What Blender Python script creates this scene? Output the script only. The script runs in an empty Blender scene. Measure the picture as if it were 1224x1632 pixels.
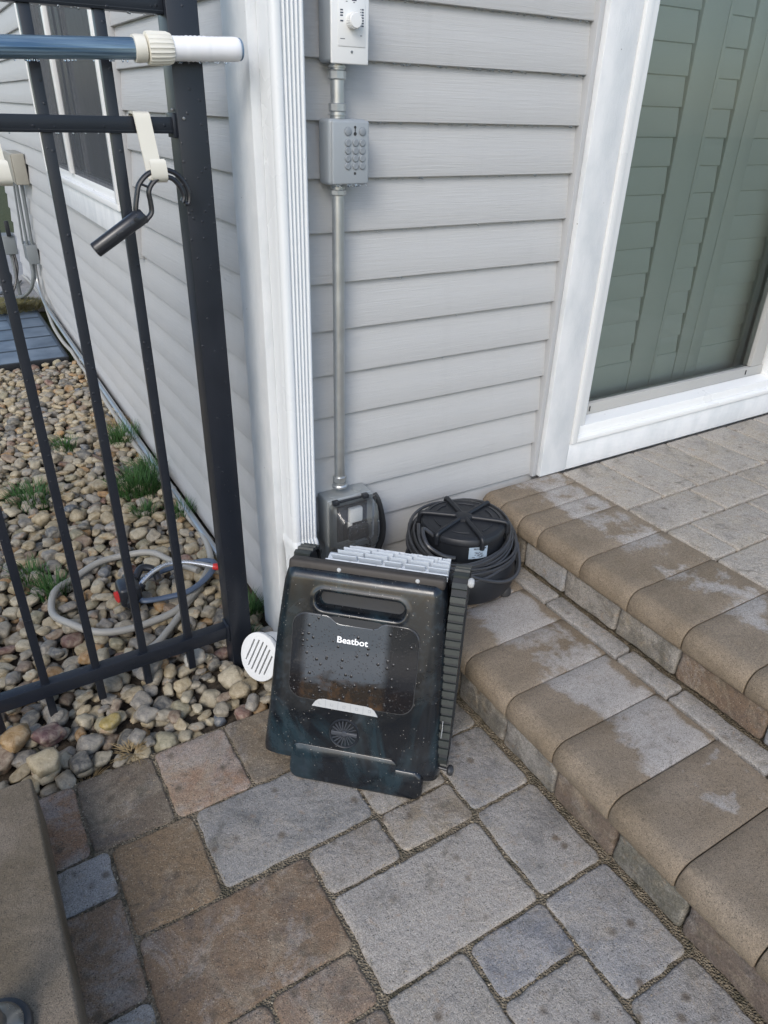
import bpy, bmesh, math, random
import numpy as np
from mathutils import Vector, Matrix, noise as mnoise
random.seed(7); rng = np.random.default_rng(11)
S = bpy.context.scene
COL = S.collection
R = math.radians

# ------------------------------------------------------------------ camera
cam = bpy.data.cameras.new('camera'); co = bpy.data.objects.new('camera', cam); COL.objects.link(co)
cam.sensor_fit = 'VERTICAL'; cam.sensor_height = 36; cam.sensor_width = 27; cam.lens = 24.813
cam.clip_start = 0.02; cam.clip_end = 200
rx = Vector((0.8575148823, -0.5138196579, 0.0256434343))
dn = Vector((-0.2356512766, -0.4366106149, -0.8682393949))
fw = Vector((0.4573146646, 0.7384852944, -0.4954823584))
m = Matrix((( rx.x, -dn.x, -fw.x, -0.56407708), (rx.y, -dn.y, -fw.y, -1.38637834), (rx.z, -dn.z, -fw.z, 1.23853671), (0,0,0,1)))
co.matrix_world = m
S.camera = co
S.render.resolution_x = 768; S.render.resolution_y = 1024

# ------------------------------------------------------------------ sky, sun, exposure
SUN_EL, SUN_AZ = R(38), R(226)      # azimuth measured clockwise from +y
w = bpy.data.worlds.new('World'); S.world = w; w.use_nodes = True
nt = w.node_tree; nt.nodes.clear()
sky = nt.nodes.new('ShaderNodeTexSky'); sky.sky_type = 'NISHITA'; sky.sun_disc = False
sky.sun_elevation = SUN_EL; sky.sun_rotation = SUN_AZ; sky.air_density = 1.0; sky.dust_density = 1.5; sky.ozone_density = 0.8
bg = nt.nodes.new('ShaderNodeBackground'); bg.inputs['Strength'].default_value = 0.15
out = nt.nodes.new('ShaderNodeOutputWorld')
nt.links.new(sky.outputs[0], bg.inputs[0]); nt.links.new(bg.outputs[0], out.inputs[0])
sl = bpy.data.lights.new('sun', 'SUN'); sl.energy = 1.0; sl.angle = R(24); sl.color = (1.0, 0.97, 0.92)
so = bpy.data.objects.new('sun', sl); COL.objects.link(so)
sd = Vector((math.sin(SUN_AZ)*math.cos(SUN_EL), math.cos(SUN_AZ)*math.cos(SUN_EL), math.sin(SUN_EL)))
so.rotation_euler = sd.to_track_quat('Z', 'Y').to_euler()
S.view_settings.view_transform = 'Standard'; S.view_settings.look = 'None'
S.view_settings.exposure = 0.66; S.view_settings.gamma = 1.0; S.view_settings.use_curve_mapping = False
S.render.engine = 'CYCLES'
S.cycles.max_bounces = 8; S.cycles.transparent_max_bounces = 16

# ------------------------------------------------------------------ object helpers
INV = {}
def _lab(o, label=None, cat=None, group=None, kind=None):
    if label: o['label'] = label
    if cat: o['category'] = cat
    if group: o['group'] = group
    if kind: o['kind'] = kind
    return o
def thing(name, label, cat, loc=(0,0,0), group=None, mat=None):
    o = bpy.data.objects.new(name, None); COL.objects.link(o)
    o.empty_display_size = 0.05
    M = mat.copy() if mat is not None else Matrix.Translation(Vector(loc))
    o.matrix_world = M
    INV[o.name] = M.inverted()
    return _lab(o, label, cat, group)

class MB:
    """collects geometry; one mesh object per build()"""
    def __init__(s): s.v = []; s.f = []; s.c = []; s.cc = None; s.M = None
    def add(s, vs, fs, col=None):
        n = len(s.v)
        if s.M is not None: vs = [tuple(s.M @ Vector(p)) for p in vs]
        s.v += [tuple(p) for p in vs]; s.f += [tuple(i+n for i in f) for f in fs]
        s.c += [col or s.cc]*len(fs)
        return s
    def box(s, x0, x1, y0, y1, z0, z1, bev=0.0, seg=2, col=None):
        if x1 < x0: x0, x1 = x1, x0
        if y1 < y0: y0, y1 = y1, y0
        if z1 < z0: z0, z1 = z1, z0
        bm = bmesh.new(); bmesh.ops.create_cube(bm, size=1)
        for v in bm.verts:
            v.co = Vector(((x0+x1)/2 + v.co.x*(x1-x0), (y0+y1)/2 + v.co.y*(y1-y0), (z0+z1)/2 + v.co.z*(z1-z0)))
        if bev > 0:
            bmesh.ops.bevel(bm, geom=bm.edges[:], offset=min(bev, .49*min(x1-x0, y1-y0, z1-z0)), segments=seg, affect='EDGES', profile=0.5)
        s.bm(bm, col); return s
    def bm(s, bm, col=None):
        bm.verts.index_update()
        s.add([tuple(v.co) for v in bm.verts], [tuple(v.index for v in f.verts) for f in bm.faces], col)
        bm.free(); return s
    def cyl(s, p0, p1, r0, r1=None, n=20, cap=True, col=None):
        return s.tube([p0, p1], [r0, r0 if r1 is None else r1], n, cap, col)
    def tube(s, pts, rad, n=12, cap=True, col=None, closed=False, flat=None):
        pts = [Vector(p) for p in pts]; k = len(pts)
        if not hasattr(rad, '__len__'): rad = [rad]*k
        vs = []; prev = None
        for i, p in enumerate(pts):
            if closed: t = pts[(i+1) % k] - pts[i-1]
            else: t = (pts[min(i+1, k-1)] - pts[max(i-1, 0)])
            t.normalize()
            if prev is None:
                a = Vector((0,0,1)) if abs(t.z) < .9 else Vector((1,0,0))
                nrm = t.cross(a).normalized()
            else:
                nrm = (prev - t*prev.dot(t)).normalized()
            prev = nrm; b = t.cross(nrm)
            for j in range(n):
                a = 2*math.pi*j/n
                d = nrm*math.cos(a) + b*math.sin(a)
                q = d*rad[i]
                if flat is not None:   # flat = (axis vector, factor)
                    ax = Vector(flat[0]); q = q + ax*q.dot(ax)*(flat[1]-1)
                vs.append(p + q)
        fs = []
        for i in range(k if closed else k-1):
            i2 = (i+1) % k
            for j in range(n):
                fs.append((i*n+j, i2*n+j, i2*n+(j+1) % n, i*n+(j+1) % n)[::-1])
        if cap and not closed:
            fs.append(tuple(range(n))); fs.append(tuple((k-1)*n+j for j in range(n))[::-1])
        return s.add(vs, fs, col)
    def lathe(s, c, prof, n=40, axis='Z', col=None, capt=True):
        """prof: list of (r, h) along axis from c"""
        vs = []
        for r, h in prof:
            for j in range(n):
                a = 2*math.pi*j/n; x, y = r*math.cos(a), r*math.sin(a)
                p = (x, y, h) if axis == 'Z' else ((x, -h, y) if axis == 'Y' else (h, x, y))
                vs.append((c[0]+p[0], c[1]+p[1], c[2]+p[2]))
        fs = []
        for i in range(len(prof)-1):
            for j in range(n):
                fs.append((i*n+j, i*n+(j+1) % n, (i+1)*n+(j+1) % n, (i+1)*n+j))
        if capt:
            fs.append(tuple(range(n))[::-1]); fs.append(tuple((len(prof)-1)*n+j for j in range(n)))
        return s.add(vs, fs, col)
    def prism(s, poly, axis, a, b, col=None):
        """poly in the two other axes (order xy / xz / yz), extruded from a to b along axis"""
        def mk(p, t):
            return {'X': (t, p[0], p[1]), 'Y': (p[0], t, p[1]), 'Z': (p[0], p[1], t)}[axis]
        n = len(poly)
        vs = [mk(p, a) for p in poly] + [mk(p, b) for p in poly]
        fs = [tuple(range(n)), tuple(range(n, 2*n))[::-1]] + [(i, i+n, (i+1) % n + n, (i+1) % n) for i in range(n)]
        return s.add(vs, fs, col)
    def build(s, name, mat, parent=None, label=None, smooth=35, cat=None, group=None, kind=None, fix=True):
        me = bpy.data.meshes.new(name)
        me.from_pydata(s.v, [], s.f)
        if any(c is not None for c in s.c):
            at = me.color_attributes.new('tint', 'FLOAT_COLOR', 'CORNER')
            buf = np.ones((len(me.loops), 4), dtype=np.float32)
            li = 0
            for f, c in zip(s.f, s.c):
                k = len(f)
                cc = c or (1, 1, 1, 1)
                buf[li:li+k] = cc if len(cc) == 4 else tuple(cc)+(1,)
                li += k
            at.data.foreach_set('color', buf.ravel())
        if fix:
            bm = bmesh.new(); bm.from_mesh(me); bmesh.ops.recalc_face_normals(bm, faces=bm.faces); bm.to_mesh(me); bm.free()
        if smooth:
            me.polygons.foreach_set('use_smooth', [True]*len(me.polygons))
            me.set_sharp_from_angle(angle=R(smooth))
        if isinstance(mat, (list, tuple)):
            for q in mat: me.materials.append(q)
        else: me.materials.append(mat)
        o = bpy.data.objects.new(name, me); COL.objects.link(o)
        if parent is not None:
            me.transform(INV[parent.name]); o.parent = parent; INV[o.name] = INV[parent.name]
        _lab(o, label, cat, group, kind)
        return o

def smooth_path(pts, k=8, closed=False):
    pts = [Vector(p) for p in pts]; n = len(pts); res = []
    rngi = range(n) if closed else range(n-1)
    for i in rngi:
        if closed: p0, p1, p2, p3 = pts[i-1], pts[i], pts[(i+1) % n], pts[(i+2) % n]
        else: p0, p1, p2, p3 = pts[max(i-1, 0)], pts[i], pts[i+1], pts[min(i+2, n-1)]
        for j in range(k):
            t = j/k
            res.append(0.5*((2*p1) + (p2-p0)*t + (2*p0-5*p1+4*p2-p3)*t*t + (3*p1-p0-3*p2+p3)*t**3))
    if not closed: res.append(pts[-1])
    return res

# ------------------------------------------------------------------ material helpers
class NT:
    def __init__(s, name):
        s.m = bpy.data.materials.new(name); s.m.use_nodes = True
        s.t = s.m.node_tree; s.t.nodes.clear()
        s.out = s.n('ShaderNodeOutputMaterial')
    def n(s, typ, **kw):
        nd = s.t.nodes.new(typ)
        for k, v in kw.items():
            if k.startswith('i_'): nd.inputs[k[2:].replace('_', ' ')].default_value = v
            else: setattr(nd, k, v)
        return nd
    def l(s, a, b): s.t.links.new(a, b)
    def coord(s, scale=(1,1,1), typ='Object', rot=(0,0,0)):
        tc = s.n('ShaderNodeTexCoord'); mp = s.n('ShaderNodeMapping')
        mp.inputs['Scale'].default_value = scale; mp.inputs['Rotation'].default_value = rot
        s.l(tc.outputs[typ], mp.inputs[0]); return mp.outputs[0]
    def noise(s, co, scale, detail=4, rough=.55, dist=0):
        nd = s.n('ShaderNodeTexNoise'); nd.inputs['Scale'].default_value = scale; nd.inputs['Detail'].default_value = detail
        nd.inputs['Roughness'].default_value = rough; nd.inputs['Distortion'].default_value = dist
        if co is not None: s.l(co, nd.inputs['Vector'])
        return nd.outputs['Fac']
    def vor(s, co, scale, feature='F1', rnd=1.0):
        nd = s.n('ShaderNodeTexVoronoi'); nd.feature = feature; nd.inputs['Scale'].default_value = scale
        nd.inputs['Randomness'].default_value = rnd
        if co is not None: s.l(co, nd.inputs['Vector'])
        return nd
    def ramp(s, x, stops):
        nd = s.n('ShaderNodeValToRGB'); e = nd.color_ramp.elements
        while len(e) > 1: e.remove(e[-1])
        e[0].position = stops[0][0]; e[0].color = _c4(stops[0][1])
        for p, c in stops[1:]:
            q = e.new(p); q.color = _c4(c)
        s.l(x, nd.inputs[0]); return nd.outputs[0]
    def mix(s, a, b, f, mode='MIX'):
        nd = s.n('ShaderNodeMix'); nd.data_type = 'RGBA'; nd.blend_type = mode
        for src, i in ((f, 0), (a, 6), (b, 7)):
            if hasattr(src, 'links'): s.l(src, nd.inputs[i])
            elif i == 0: nd.inputs[0].default_value = src
            else: nd.inputs[i].default_value = _c4(src)
        return nd.outputs[2]
    def math(s, op, a, b=None, clamp=False):
        nd = s.n('ShaderNodeMath'); nd.operation = op; nd.use_clamp = clamp
        for src, i in ((a, 0), (b, 1)):
            if src is None: continue
            if hasattr(src, 'links'): s.l(src, nd.inputs[i])
            else: nd.inputs[i].default_value = src
        return nd.outputs[0]
    def bump(s, h, strength, dist, nrm=None):
        nd = s.n('ShaderNodeBump'); nd.inputs['Strength'].default_value = strength; nd.inputs['Distance'].default_value = dist
        s.l(h, nd.inputs['Height'])
        if nrm is not None: s.l(nrm, nd.inputs['Normal'])
        return nd.outputs[0]
    def pbr(s, col, rough=.5, metal=0, nrm=None, spec=.5, coat=0, coat_rough=.05, **kw):
        b = s.n('ShaderNodeBsdfPrincipled')
        for nm, v in (('Base Color', col), ('Roughness', rough), ('Metallic', metal)):
            if hasattr(v, 'links'): s.l(v, b.inputs[nm])
            else: b.inputs[nm].default_value = _c4(v) if nm == 'Base Color' else v
        b.inputs['Specular IOR Level'].default_value = spec
        b.inputs['Coat Weight'].default_value = coat; b.inputs['Coat Roughness'].default_value = coat_rough
        for k, v in kw.items(): b.inputs[k.replace('_', ' ')].default_value = v
        if nrm is not None: s.l(nrm, b.inputs['Normal'])
        s.l(b.outputs[0], s.out.inputs[0]); s.b = b
        return s.m
def _c4(c):
    if isinstance(c, (int, float)): return (c, c, c, 1)
    return tuple(c) if len(c) == 4 else tuple(c)+(1,)

def simple(name, col, rough=.5, metal=0, var=.12, nscale=40, bump=0.0, bscale=200, spec=.5, coat=0, coat_rough=.1):
    t = NT(name); co = t.coord()
    n = t.noise(co, nscale, 3)
    c = t.mix(tuple(x*(1-var) for x in col), tuple(min(1, x*(1+var)) for x in col), n)
    nr = t.bump(t.noise(co, bscale, 3), bump, .001) if bump else None
    rr = t.math('ADD', t.math('MULTIPLY', n, .15), rough-.075)
    return t.pbr(c, rr, metal, nr, spec, coat, coat_rough)

# --- siding: embossed wood grain running along the boards
def siding_mat(name, sc, col):
    t = NT(name); co = t.coord(sc)
    g = t.noise(co, 1.0, 5, .6, 1.2)
    co2 = t.coord((2.2, 2.2, 2.2)); big = t.noise(co2, 1.3, 4)
    st = t.noise(t.coord((9, 9, 1.2)), 2.0, 4, .6)
    c = t.mix(tuple(x*.95 for x in col), tuple(x*1.04 for x in col), big)
    stm = t.ramp(st, [(.55, (0,0,0)), (.78, (1,1,1))])
    c = t.mix(c, tuple(x*.90 for x in col), t.math('MULTIPLY', stm, .5))
    fine = t.ramp(t.noise(co, 1.7, 3), [(.3, .93), (.7, 1.0)])
    c = t.mix(c, fine, .6, 'MULTIPLY')
    return t.pbr(c, .5, 0, t.bump(g, .5, .0022), .4)
SID = (.47, .475, .475)
M_sid_front = siding_mat('siding_front', (7, 7, 260), SID)
M_sid_side = siding_mat('siding_side', (7, 5, 240), SID)
def trim_mat(name, sc):
    t = NT(name); co = t.coord(sc)
    g = t.noise(co, 1.0, 5, .65, 1.6)
    d = t.ramp(t.noise(t.coord((6, 6, 3)), 3, 5), [(.35, (.60, .63, .65)), (.62, (.70, .72, .735))])
    sp = t.ramp(t.vor(t.coord((1,1,1)), 18).outputs['Distance'], [(.015, (.15,.14,.12)), (.03, (1,1,1))])
    return t.pbr(t.mix(d, sp, 1.0, 'MULTIPLY'), .42, 0, t.bump(g, .65, .0018), .45)
M_trim_v = trim_mat('painted_trim_vertical', (170, 170, 42))
M_trim_h = trim_mat('painted_trim_horizontal', (42, 42, 170))
M_trim_side_h = trim_mat('painted_trim_side', (170, 42, 170))
M_jch = simple('channel_vinyl', (.43, .44, .45), .4, 0, .05, 8)
M_white = simple('white_vinyl', (.72, .735, .735), .3, 0, .03, 10)
M_spout = simple('downspout_paint', (.68, .71, .73), .28, 0, .04, 6, .05, 60, .5)
M_frame_grey = simple('door_panel_grey', (.39, .39, .375), .45, 0, .06, 12)
M_dark = simple('dark_interior', (.03, .032, .034), .8, 0, .1)
M_shut = simple('shutter_paint', (.54, .57, .52), .5, 0, .05, 5)
M_curtain = simple('curtain_cloth', (.10, .105, .12), .85, 0, .15, 6)

def glass_mat(name, tint, refl_ior=1.5, rough=0.0, dirt=.0):
    t = NT(name)
    fr = t.n('ShaderNodeFresnel'); fr.inputs['IOR'].default_value = refl_ior
    tr = t.n('ShaderNodeBsdfTransparent'); tr.inputs[0].default_value = _c4(tint)
    gl = t.n('ShaderNodeBsdfGlossy'); gl.inputs['Roughness'].default_value = rough
    mx = t.n('ShaderNodeMixShader')
    f = t.math('MULTIPLY', fr.outputs[0], 1.0, True)
    t.l(f, mx.inputs[0]); t.l(tr.outputs[0], mx.inputs[1]); t.l(gl.outputs[0], mx.inputs[2])
    last = mx.outputs[0]
    if dirt:
        df = t.n('ShaderNodeBsdfDiffuse'); df.inputs[0].default_value = (.5, .5, .5, 1)
        mm = t.n('ShaderNodeMixShader'); v = t.ramp(t.noise(t.coord((1,1,1)), 300, 3), [(.35, (.35,.35,.35)), (.72, (1,1,1))])
        t.l(t.math('MULTIPLY', v, dirt), mm.inputs[0]); t.l(last, mm.inputs[1]); t.l(df.outputs[0], mm.inputs[2]); last = mm.outputs[0]
    t.l(last, t.out.inputs[0]); return t.m
M_glass_door = glass_mat('tinted_door_glass', (.86, .905, .88), 1.5, 0, .03)
M_glass_win = glass_mat('window_glass', (.7, .73, .76), 1.5, 0, .03)
M_clear = glass_mat('clear_plastic', (.93, .93, .91), 1.5, .05, .12)

def screen_mat():
    t = NT('insect_screen'); co = t.coord()
    d = t.n('ShaderNodeBsdfPrincipled'); d.inputs['Base Color'].default_value = (.07, .075, .085, 1); d.inputs['Roughness'].default_value = .75
    tr = t.n('ShaderNodeBsdfTransparent'); mx = t.n('ShaderNodeMixShader')
    n = t.noise(t.coord((.2, 14, .5)), 3, 3)
    t.l(t.math('ADD', t.math('MULTIPLY', n, .25), .50), mx.inputs[0]); t.l(tr.outputs[0], mx.inputs[1]); t.l(d.outputs[0], mx.inputs[2])
    t.l(mx.outputs[0], t.out.inputs[0]); return t.m
M_screen = screen_mat()
def metal_mat(name, col, rough, mot=.35):
    t = NT(name); co = t.coord()
    n = t.vor(co, 90).outputs['Color']; n2 = t.noise(co, 35, 4)
    c = t.mix(tuple(x*(1-mot) for x in col), col, t.math('ADD', t.math('MULTIPLY', n2, .7), .2))
    r = t.math('ADD', t.math('MULTIPLY', n2, .3), rough-.15)
    return t.pbr(c, r, .85, t.bump(n2, .15, .0008))
M_galv = metal_mat('galvanized_steel', (.60, .62, .62), .42)
M_chrome = metal_mat('bright_metal', (.75, .76, .77), .2, .1)
M_greybox = simple('grey_box_paint', (.30, .33, .355), .38, 0, .05, 20, .1, 90)
M_greykey = simple('grey_rubber_key', (.23, .255, .28), .5, 0, .05, 20)
M_speckbox = simple('cast_metal_box', (.34, .36, .36), .45, .3, .15, 60, .2, 150)

# --- black powder coat with fine water beads
def bead_mat(name, col, rough, bead=140, dens=.35, coat=.4):
    t = NT(name); co = t.coord()
    v = t.vor(co, bead); dist = v.outputs['Distance']; rc = v.outputs['Color']
    sep = t.n('ShaderNodeSeparateColor'); t.l(rc, sep.inputs[0])
    on = t.math('LESS_THAN', sep.outputs[0], dens)
    h = t.math('MULTIPLY', t.ramp(dist, [(0, 1), (.25, .8), (.36, 0)]), on)
    n = t.noise(co, 15, 4)
    c = t.mix(tuple(x*.8 for x in col), tuple(x*1.25 for x in col), n)
    return t.pbr(c, t.math('ADD', t.math('MULTIPLY', n, .2), rough-.1), 0, t.bump(h, .6, .0012), .5, coat, .15)
M_fence = bead_mat('black_powder_coat', (.010, .013, .020), .42, 130, .12, .1)
M_blackplastic = bead_mat('black_plastic', (.017, .019, .024), .35, 220, .15, .2)
M_rubber = bead_mat('black_rubber', (.030, .031, .033), .42, 260, .12, .2)
M_cream = simple('cream_plastic', (.72, .70, .62), .42, 0, .05, 25)
M_whitegrip = simple('white_grip', (.80, .81, .84), .45, 0, .04, 25)

# ------------------------------------------------------------------ paving materials
def paver_mat(name, grey_amt=.5, brown=False):
    t = NT(name); co = t.coord()
    at = t.n('ShaderNodeAttribute'); at.attribute_name = 'tint'
    base = at.outputs['Color']
    # aggregate grain
    fine = t.noise(co, 420, 3, .7)
    med = t.noise(co, 26, 6, .65, .4)
    big = t.noise(co, 7, 5, .6, .6)
    c = t.mix(base, (.36, .30, .22), t.math('MULTIPLY', t.ramp(t.noise(co, 8, 6, .7, .9), [(.50, 0), (.64, 1)]), .55))
    # darker slate clouds
    c = t.mix(c, (.085, .085, .09), t.math('MULTIPLY', t.ramp(t.noise(co, 11, 6, .7, .8), [(.50, 0), (.70, 1)]), .5))
    # pale lime bloom, amount carried by tint alpha
    bl = t.noise(co, 9, 7, .68, .5)
    blm = t.ramp(t.math('ADD', t.noise(co, 10, 7, .78, .5), t.math('MULTIPLY', t.math('SUBTRACT', at.outputs['Alpha'], .5), .38)), [(.46, 0), (.58, .75), (.70, 1)])
    c = t.mix(c, (.40, .375, .345), t.math('MULTIPLY', blm, .62))
    # speckles
    v1 = t.vor(co, 330); s1 = t.n('ShaderNodeSeparateColor'); t.l(v1.outputs['Color'], s1.inputs[0])
    sp = t.math('MULTIPLY', t.math('LESS_THAN', v1.outputs['Distance'], .38), t.math('GREATER_THAN', s1.outputs[0], .80))
    c = t.mix(c, (.42, .36, .26), t.math('MULTIPLY', sp, t.math('MULTIPLY', s1.outputs[1], .8)))
    v2 = t.vor(co, 260); s2 = t.n('ShaderNodeSeparateColor'); t.l(v2.outputs['Color'], s2.inputs[0])
    sp2 = t.math('MULTIPLY', t.math('LESS_THAN', v2.outputs['Distance'], .34), t.math('GREATER_THAN', s2.outputs[1], .82))
    c = t.mix(c, (.045, .042, .04), t.math('MULTIPLY', sp2, .6))
    # small rusty rain spots
    v3 = t.vor(co, 24); s3 = t.n('ShaderNodeSeparateColor'); t.l(v3.outputs['Color'], s3.inputs[0])
    spot = t.math('MULTIPLY', t.ramp(v3.outputs['Distance'], [(.10, 1), (.26, 0)]), t.math('GREATER_THAN', s3.outputs[2], .7))
    c = t.mix(c, (.13, .10, .07), t.math('MULTIPLY', spot, .75))
    c = t.mix(c, t.ramp(fine, [(.3, .45), (.7, 1.45)]), .85, 'MULTIPLY')
    c = t.mix(c, t.ramp(t.noise(co, 150, 5, .75), [(.3, .72), (.7, 1.25)]), .85, 'MULTIPLY')
    c = t.mix(c, (.30, .19, .10), t.math('MULTIPLY', t.ramp(t.noise(co, 34, 5, .7, .3), [(.58, 0), (.70, 1)]), .38))
    c = t.mix(c, (.075, .070, .050), t.math('MULTIPLY', t.ramp(t.noise(co, 19, 7, .72, .7), [(.56, 0), (.68, 1)]), .5))
    lump = t.noise(co, 70, 4, .6)
    h = t.math('ADD', t.math('ADD', t.math('MULTIPLY', fine, .55), t.math('MULTIPLY', med, 1.6)), t.math('MULTIPLY', lump, .9))
    return t.pbr(c, t.ramp(med, [(.3, .62), (.7, .88)]), 0, t.bump(h, .85, .0042), .35)
M_pave = paver_mat('tumbled_paver_concrete')

def cap_mat(name):
    t = NT(name); co = t.coord()
    at = t.n('ShaderNodeAttribute'); at.attribute_name = 'tint'
    fine = t.noise(co, 520, 3, .75); med = t.noise(co, 60, 5, .6)
    big = t.noise(co, 6, 4, .6)
    c = t.mix(at.outputs['Color'], (.29, .235, .175), t.ramp(big, [(.35, 0), (.7, 1)]))
    # dry pale patches on the tread, between the damp nose and the damp edge (alpha marks how dry the stone is)
    p = t.noise(co, 13, 8, .62, .35)
    a2 = t.n('ShaderNodeAttribute'); a2.attribute_name = 'dry'
    lace = t.noise(co, 75, 5, .7)
    d = t.math('ADD', t.math('ADD', p, t.math('MULTIPLY', t.math('SUBTRACT', lace, .5), .22)), t.math('MULTIPLY', t.math('SUBTRACT', a2.outputs['Fac'], .5), .5))
    dm = t.ramp(d, [(.500, 0), (.545, .45), (.60, .8), (.70, 1)])
    c = t.mix(c, t.mix((.36, .34, .315), (.50, .475, .45), med), t.math('MULTIPLY', dm, .88))
    v2 = t.vor(co, 420); s2 = t.n('ShaderNodeSeparateColor'); t.l(v2.outputs['Color'], s2.inputs[0])
    sp2 = t.math('MULTIPLY', t.math('LESS_THAN', v2.outputs['Distance'], .36), t.math('GREATER_THAN', s2.outputs[1], .78))
    c = t.mix(c, (.05, .045, .04), t.math('MULTIPLY', sp2, .7))
    c = t.mix(c, t.ramp(fine, [(.3, .48), (.7, 1.42)]), .85, 'MULTIPLY')
    c = t.mix(c, t.ramp(t.noise(co, 160, 4, .7), [(.3, .78), (.7, 1.18)]), .8, 'MULTIPLY')
    c = t.mix(c, (.10, .085, .06), t.math('MULTIPLY', t.ramp(t.noise(co, 17, 6, .7, .5), [(.56, 0), (.70, 1)]), .35))
    h = t.math('ADD', t.math('SUBTRACT', fine, t.math('MULTIPLY', sp2, .8)), t.math('MULTIPLY', med, 1.2))
    return t.pbr(c, t.math('ADD', t.math('MULTIPLY', dm, .25), .6), 0, t.bump(h, .75, .0030), .35)
M_cap = cap_mat('step_cap_concrete')

def sand_mat():
    t = NT('joint_sand'); co = t.coord()
    v = t.vor(co, 260); n = t.noise(co, 30, 5)
    c = t.mix((.11, .090, .066), (.36, .30, .21), t.math('MULTIPLY', v.outputs['Color'], .9))
    c = t.mix(c, (.035, .038, .024), t.math('MULTIPLY', t.ramp(n, [(.5, 0), (.65, 1)]), .6))
    h = t.math('ADD', v.outputs['Distance'], n)
    return t.pbr(c, .95, 0, t.bump(h, 1.0, .006), .2)
M_sand = sand_mat()
def stone_mat():
    t = NT('river_stone'); co = t.coord()
    at = t.n('ShaderNodeAttribute'); at.attribute_name = 'tint'
    n = t.noise(co, 45, 6, .65, .6); f = t.noise(co, 320, 3, .7); vein = t.noise(co, 22, 3, .5, 2.5)
    c = t.mix(at.outputs['Color'], t.mix(at.outputs['Color'], (.62, .55, .42), .35), t.ramp(n, [(.4, 0), (.65, 1)]))
    c = t.mix(c, (.09, .075, .06), t.math('MULTIPLY', t.ramp(n, [(.28, 1), (.42, 0)]), .55))
    c = t.mix(c, (.30, .16, .07), t.math('MULTIPLY', t.ramp(vein, [(.60, 0), (.70, 1)]), .45))
    c = t.mix(c, t.ramp(f, [(.3, .72), (.7, 1.2)]), .7, 'MULTIPLY')
    return t.pbr(c, t.ramp(n, [(.3, .42), (.7, .72)]), 0, t.bump(t.math('ADD', n, t.math('MULTIPLY', f, .4)), .35, .002), .4)
M_stone = stone_mat()
def ground_mat(name, a, b, sc=30, bmp=.8, d=.01):
    t = NT(name); co = t.coord(); n = t.noise(co, sc, 7, .7)
    return t.pbr(t.mix(a, b, t.ramp(n, [(.3, 0), (.7, 1)])), .95, 0, t.bump(n, bmp, d), .2)
M_soil = ground_mat('damp_soil', (.03, .024, .018), (.10, .08, .06), 60)
M_lawn = ground_mat('lawn_ground', (.03, .045, .015), (.10, .10, .05), 40)
M_conc = ground_mat('pad_concrete', (.24, .24, .235), (.34, .335, .33), 14, .3, .002)

# ================================================================== GROUND
g = MB(); g.box(-60, 60, -60, 60, -.30, -.07); g.build('lawn', M_lawn, smooth=0, kind='structure')
g = MB(); g.box(-1.9, .0195, -.25, 2.75, -.069, -.028); g.box(.0196, .27, -.25, .015, -.069, -.0281); g.build('gravel_bed_soil', M_soil, smooth=0, kind='structure')
g = MB(); g.box(-2.4, .30, -2.8, -.212, -.068, -.0045); g.build('joint_sand', M_sand, smooth=0, kind='structure')
g = MB(); g.box(-3.5, 1.2, 4.15, 7.5, -.068, -.004, .01); g.build('concrete_pad', M_conc, smooth=0, kind='structure')

def ragged(x0, x1, y0, y1, r, amp, seed, step=.006):
    pts = []
    def arc(cx, cy, a0):
        for i in range(5):
            a = a0 + math.pi/2*i/4
            pts.append((cx+r*math.cos(a), cy+r*math.sin(a)))
    arc(x1-r, y0+r, -math.pi/2); arc(x1-r, y1-r, 0); arc(x0+r, y1-r, math.pi/2); arc(x0+r, y0+r, math.pi)
    res = []
    n = len(pts)
    for i in range(n):
        a, b = pts[i], pts[(i+1) % n]; L = math.dist(a, b); k = max(1, int(L/step))
        for j in range(k):
            t = j/k; res.append((a[0]+(b[0]-a[0])*t, a[1]+(b[1]-a[1])*t))
    cx, cy = (x0+x1)/2, (y0+y1)/2; out2 = []
    for x, y in res:
        q = mnoise.noise(Vector((x*28, y*28, seed*3.7)))*amp + mnoise.noise(Vector((x*110, y*110, seed)))*amp*.5
        d = Vector((x-cx, y-cy)).normalized()
        out2.append((x+d.x*q, y+d.y*q))
    return out2
def paver(mb, x0, x1, y0, y1, z, col, seed, r=.013, amp=.0036, depth=.05, gap=.0010, cham=.0052):
    o = ragged(x0+gap, x1-gap, y0+gap, y1-gap, r, amp, seed); n = len(o)
    dz = mnoise.noise(Vector((seed*1.3, 4.1, 0)))*.0015
    tx, ty = mnoise.noise(Vector((seed, 0, 9)))*.008, mnoise.noise(Vector((seed, 9, 0)))*.008
    cx, cy = (x0+x1)/2, (y0+y1)/2
    rings = []
    for inset, zz in ((0, -depth), (0, -cham), (cham*.25, -cham*.42), (cham*.62, -cham*.12), (cham*1.15, 0)):
        ring = []
        for x, y in o:
            d = Vector((cx-x, cy-y)); L = d.length; k = min(inset*1.25/L, .9) if L else 0
            xx, yy = x+d.x*k, y+d.y*k
            ring.append((xx, yy, z+zz+dz+(xx-cx)*tx+(yy-cy)*ty))
        rings.append(ring)
    vs = [p for rg in rings for p in rg]; fs = []
    for i in range(len(rings)-1):
        for j in range(n): fs.append((i*n+j, i*n+(j+1) % n, (i+1)*n+(j+1) % n, (i+1)*n+j))
    fs.append(tuple((len(rings)-1)*n+j for j in range(n)))
    mb.add(vs, fs, col)
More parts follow.
